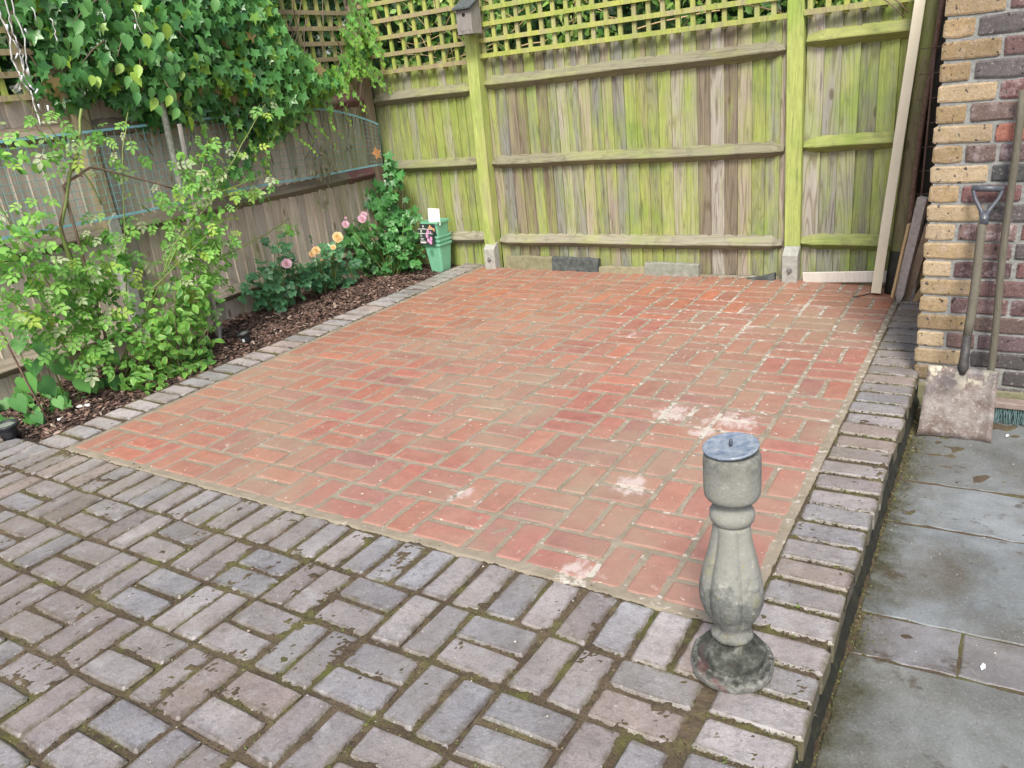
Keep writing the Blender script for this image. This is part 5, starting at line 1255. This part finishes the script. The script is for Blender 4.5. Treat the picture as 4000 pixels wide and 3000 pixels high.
def rose_bush(base, lab, cl, flowers, leafc, size=(.085, .125), stems=8):
    o = empty('rose_bush', base); tag(o, lab, 'rose bush'); L = []
    for c in cl: spray_cluster(L, c[0], c[1], c[2], c[3], c[4], c[5], size, leafc, dx=.06, tipz=-.2, low=.01)
    foliage(o, SPRW, L, M['ivy'], 90, name='leaf_spray', mass='leaf_sprays')
    for k in range(stems):
        c = cl[k % len(cl)]; tip = Vector((c[0] + r.uniform(-.06, .06), c[1] + r.uniform(-c[3], c[3]) * .8, c[2] + r.uniform(-.3, .9) * c[4])); b0 = Vector(base) + Vector((r.uniform(-.02, .02), r.uniform(-.03, .03), -.02))
        m = MB(); m.tube([b0.lerp(tip, q / 6) + Vector((0, 0, .03 * math.sin(q / 6 * 3.1))) + rv(r, .006) for q in range(7)], [.006, .0055, .005, .0045, .004, .003, .002], 6); m.obj('stem', M['cane'], o, smooth=True)
    for (p, R_, cc) in flowers:
        rose_flower(o, p, R_, cc); m = MB(); p = Vector(p); b0 = Vector(base); m.tube([b0.lerp(p, .45) + rv(r, .01), b0.lerp(p, .75) + Vector((-.02, 0, .02)), p + Vector((-.012, .008, -.02))], [.004, .003, .0025], 6); m.obj('stem', M['cane'], o, smooth=True)
    return o
LG = ((.06, .19, .085), (.14, .35, .17))
rose_bush((-.84, 2.10, -.14), 'small rose bush with a pink bloom nearest the black spotlight', [(-.80, 1.98, .27, .15, .15, 46), (-.82, 2.10, .16, .17, .09, 40), (-.72, 2.11, .46, .07, .12, 14), (-.80, 2.24, .25, .12, .10, 26)], [((-.62, 2.066, .371), .038, PK)], LG)
rose_bush((-.82, 2.60, -.13), 'rose bush with several apricot blooms between the two pink-flowered ones', [(-.80, 2.54, .20, .18, .09, 54), (-.74, 2.56, .33, .15, .11, 28), (-.80, 2.72, .12, .15, .08, 30), (-.80, 2.34, .18, .10, .09, 22)], [((-.60, 2.30, .385), .027, OG), ((-.60, 2.345, .400), .033, OG), ((-.60, 2.52, .385), .022, OG), ((-.60, 2.585, .447), .043, OG), ((-.62, 2.40, .318), .012, OG)], LG)
rose_bush((-.74, 3.28, -.08), 'tall arching rose with pink blooms in the corner by the green pots', [(-.78, 3.32, .46, .10, .17, 50), (-.88, 3.30, .27, .14, .15, 42), (-.64, 3.30, .20, .13, .17, 52), (-.98, 3.2, .12, .10, .11, 20), (-.5, 3.34, .17, .07, .12, 14), (-.8, 3.05, .30, .12, .12, 22), (-.98, 3.15, .36, .12, .14, 26), (-.54, 3.36, .38, .10, .14, 22), (-.74, 3.3, .05, .22, .08, 34)], [((-.62, 2.712, .517), .030, PK), ((-.60, 2.88, .527), .036, PK), ((-.62, 2.93, .550), .027, PK), ((-.63, 2.735, .560), .012, PK)], ((.05, .17, .05), (.11, .32, .09)), stems=14)
ci = empty('corner_ivy', (-.80, 3.50, -.1)); tag(ci, 'small upright ivy with pointed leaves climbing the corner behind the tall rose', 'ivy'); L = []
for (x, z, rx_, rz_, n) in [(-.74, .76, .10, .15, 30), (-.83, .57, .15, .12, 40), (-.94, .59, .12, .08, 16), (-.69, .44, .09, .12, 24), (-.8, .3, .15, .15, 24)]:
    for _ in range(n): L.append((Vector((x + r.gauss(0, rx_ * .5), 3.50 + r.uniform(-.09, .04), z + r.gauss(0, rz_ * .55))), Vector((r.uniform(-.8, .8), -.3, -.6)), Vector((.3, -1, .45)) + rv(r, .4), r.uniform(.06, .105), lerpc((.04, .16, .05), (.10, .30, .09), r.random())))
foliage(ci, IVY, L, M['ivy'], 60)
for k in range(5):
    m = MB(); m.tube([Vector((-.80, 3.52, -.1)).lerp(Vector((-.78 + r.uniform(-.12, .12), 3.52, r.uniform(.5, .9))), q / 5) + rv(r, .012) for q in range(6)], .004, 6); m.obj('stem', M['twig'], ci, smooth=True)

# fairy lights, withered leaves in the net
sl = empty('string_lights', (-.6, .62, 1.95)); tag(sl, 'white string of fairy lights dangling in front of the ivy at top left', 'lights')
for pts, rr_ in (([(.60, 2.2), (.61, 1.95), (.62, 1.86), (.60, 1.76), (.61, 1.69), (.61, 1.65), (.64, 1.60), (.64, 1.56), (.645, 1.48), (.63, 1.41)], .0042), ([(.66, 2.2), (.65, 1.94), (.64, 1.86), (.65, 1.78), (.64, 1.71), (.63, 1.67), (.66, 1.60)], .0036), ([(.71, 2.2), (.68, 1.97), (.69, 1.86), (.67, 1.75), (.66, 1.66)], .0036), ([(.62, 1.84), (.66, 1.76), (.64, 1.70), (.67, 1.64)], .0036), ([(.77, 1.98), (.78, 1.89)], .003), ([(.85, 1.93), (.86, 1.87), (.85, 1.81)], .003), ([(1.33, 1.98), (1.35, 1.88), (1.40, 1.80)], .0026)):
    m = MB(); Q = []
    for i in range(len(pts) - 1):
        for k in range(5):
            t = k / 5; Q.append(Vector((-.60 + .010 * math.sin(i * 3 + k), pts[i][0] + (pts[i + 1][0] - pts[i][0]) * t + .003 * math.sin((i * 5 + k) * 1.9), pts[i][1] + (pts[i + 1][1] - pts[i][1]) * t)))
    m.tube(Q, rr_, 6); m.obj('cord', M['cord'], sl, smooth=True)
for (y, z) in ((.63, 1.77), (.655, 1.70), (.615, 1.67), (.70, 1.88), (.64, 1.62), (.675, 1.60), (.655, 1.53), (.62, 1.90), (.70, 1.52), (.78, 1.34), (1.15, 1.95), (1.32, 1.90)):
    m = MB(); d = Vector((r.uniform(-.3, .3), r.uniform(-1, 1), -.8)).normalized(); p = Vector((-.59, y, z)); m.tube([p, p + d * .012, p + d * .030], [.0055, .0045, .0035], 8); m.obj('bulb', M['bulb'], sl, smooth=True)
wl_ = empty('withered_leaves', (-.9, 2.85, 1.0)); tag(wl_, 'withered grey-green leaf clump caught in the garden net', 'leaves'); L = []
for (y, z, ry, rz, n) in ((2.90, 1.02, .09, .10, 34), (2.88, .90, .10, .06, 26), (2.57, .95, .05, .05, 9), (2.75, .93, .06, .05, 12), (2.80, .70, .05, .10, 20), (3.15, 1.04, .07, .04, 6)):
    for _ in range(n): L.append((Vector((-.885 + r.uniform(-.03, .03), y + r.gauss(0, ry * .5), z + r.gauss(0, rz * .5))), Vector((.2, r.uniform(-.8, .8), -1)), rv(r) + Vector((.7, 0, 0)), r.uniform(.03, .055), lerpc((.12, .14, .08), (.38, .37, .28), r.random())))
foliage(wl_, OVN, L, M['leaf'], 20)
dl = empty('dead_leaf', (-.88, 3.47, .96)); tag(dl, 'curled orange-brown dead leaf caught in the net corner', 'leaf')
foliage(dl, IVY, [(Vector((-.875, 3.44, .99)), Vector((.3, .6, -.7)), Vector((1, -.3, .4)), .10, (.62, .33, .16)), (Vector((-.87, 3.50, .985)), Vector((.3, -.3, -1)), Vector((1, .3, .2)), .07, (.66, .38, .22))], M['leaf'], 2)

# ------------------------------------------------------------------ crumbs of moss, grit and leaf bits
def crumbs(name, n, fn, mat, parent, sz, seed):
    rr = random.Random(seed); m = MB()
    for _ in range(n):
        x, y, z = fn(rr); s_ = rr.uniform(*sz); q = Vector((x, y, z))
        a, b_, c, d = (q + Vector((rr.uniform(-1, 1), rr.uniform(-1, 1), 0)) * s_ for _ in range(4)); t = q + Vector((rr.uniform(-.3, .3), rr.uniform(-.3, .3), rr.uniform(.3, .9))) * s_
        m.add([a, b_, c, t], [(0, 1, 3), (1, 2, 3), (2, 0, 3)])
    return stuff(m.obj(name, mat, parent))
def mossmat():
    b = NB('moss_crumb'); r_ = rnd_island(b); b.col(b.ramp(r_, [(0, (.03, .024, .015)), (.4, (.09, .066, .04)), (.6, (.07, .08, .02)), (.85, (.10, .115, .03)), (.95, (.19, .15, .10)), (1, (.12, .20, .05))])); b.rough(1.0); return b.m
M['crumb'] = mossmat()
b = NB('pale_grit'); b.col(b.ramp(rnd_island(b), [(0, (.60, .57, .52)), (.5, (.42, .38, .30)), (.8, (.12, .08, .06)), (1, (.66, .64, .62))])); M['grit'] = b.m
def joint_pt(rr):
    while True:
        x, y = rr.uniform(-.3, 3.36), rr.uniform(-1.5, -.03)
        if nz(x, y, 5, 21) > -.05 or rr.random() < .25: break
    if rr.random() < .5: x = round(x / .225) * .225 + rr.gauss(0, .008)
    else: y = -.247 - round((-y - .247) / .1127) * .1127 + rr.gauss(0, .008)
    return x, y, old_bed_h(x, y) - .001
crumbs('moss_tufts', 9000, joint_pt, M['crumb'], old_bed, (.003, .008), 1)
crumbs('moss_tufts', 1500, lambda rr: (lambda y, x: (x, y, max(old_bed_h(x, y), patio_h(x, y)) - .001))(3.12 - .1135 * rr.randrange(0, 36) + .057 + rr.gauss(0, .006), rr.uniform(3.18, 3.37)), M['crumb'], old_bed, (.003, .008), 2)
crumbs('moss_tufts', 3600, lambda rr: (3.392 + abs(rr.gauss(0, .022 + .02 * (nz(0, rr.random() * 3, 2, 1) > 0))), rr.uniform(-1.0, 1.95), -.152), M['crumb'], path, (.002, .008), 3)
crumbs('grit', 500, lambda rr: (rr.uniform(0, 3.1), rr.uniform(0, 3.4), .002), M['grit'], red_bed, (.0015, .0042), 4)
crumbs('grit', 450, lambda rr: (rr.uniform(-.2, 3.35), rr.uniform(-1.3, -.05), .001), M['grit'], old_bed, (.0015, .005), 5)
crumbs('grit', 350, lambda rr: (rr.uniform(3.42, 4.3), rr.uniform(-1.0, 1.9), -.1495), M['grit'], path, (.0015, .005), 6)
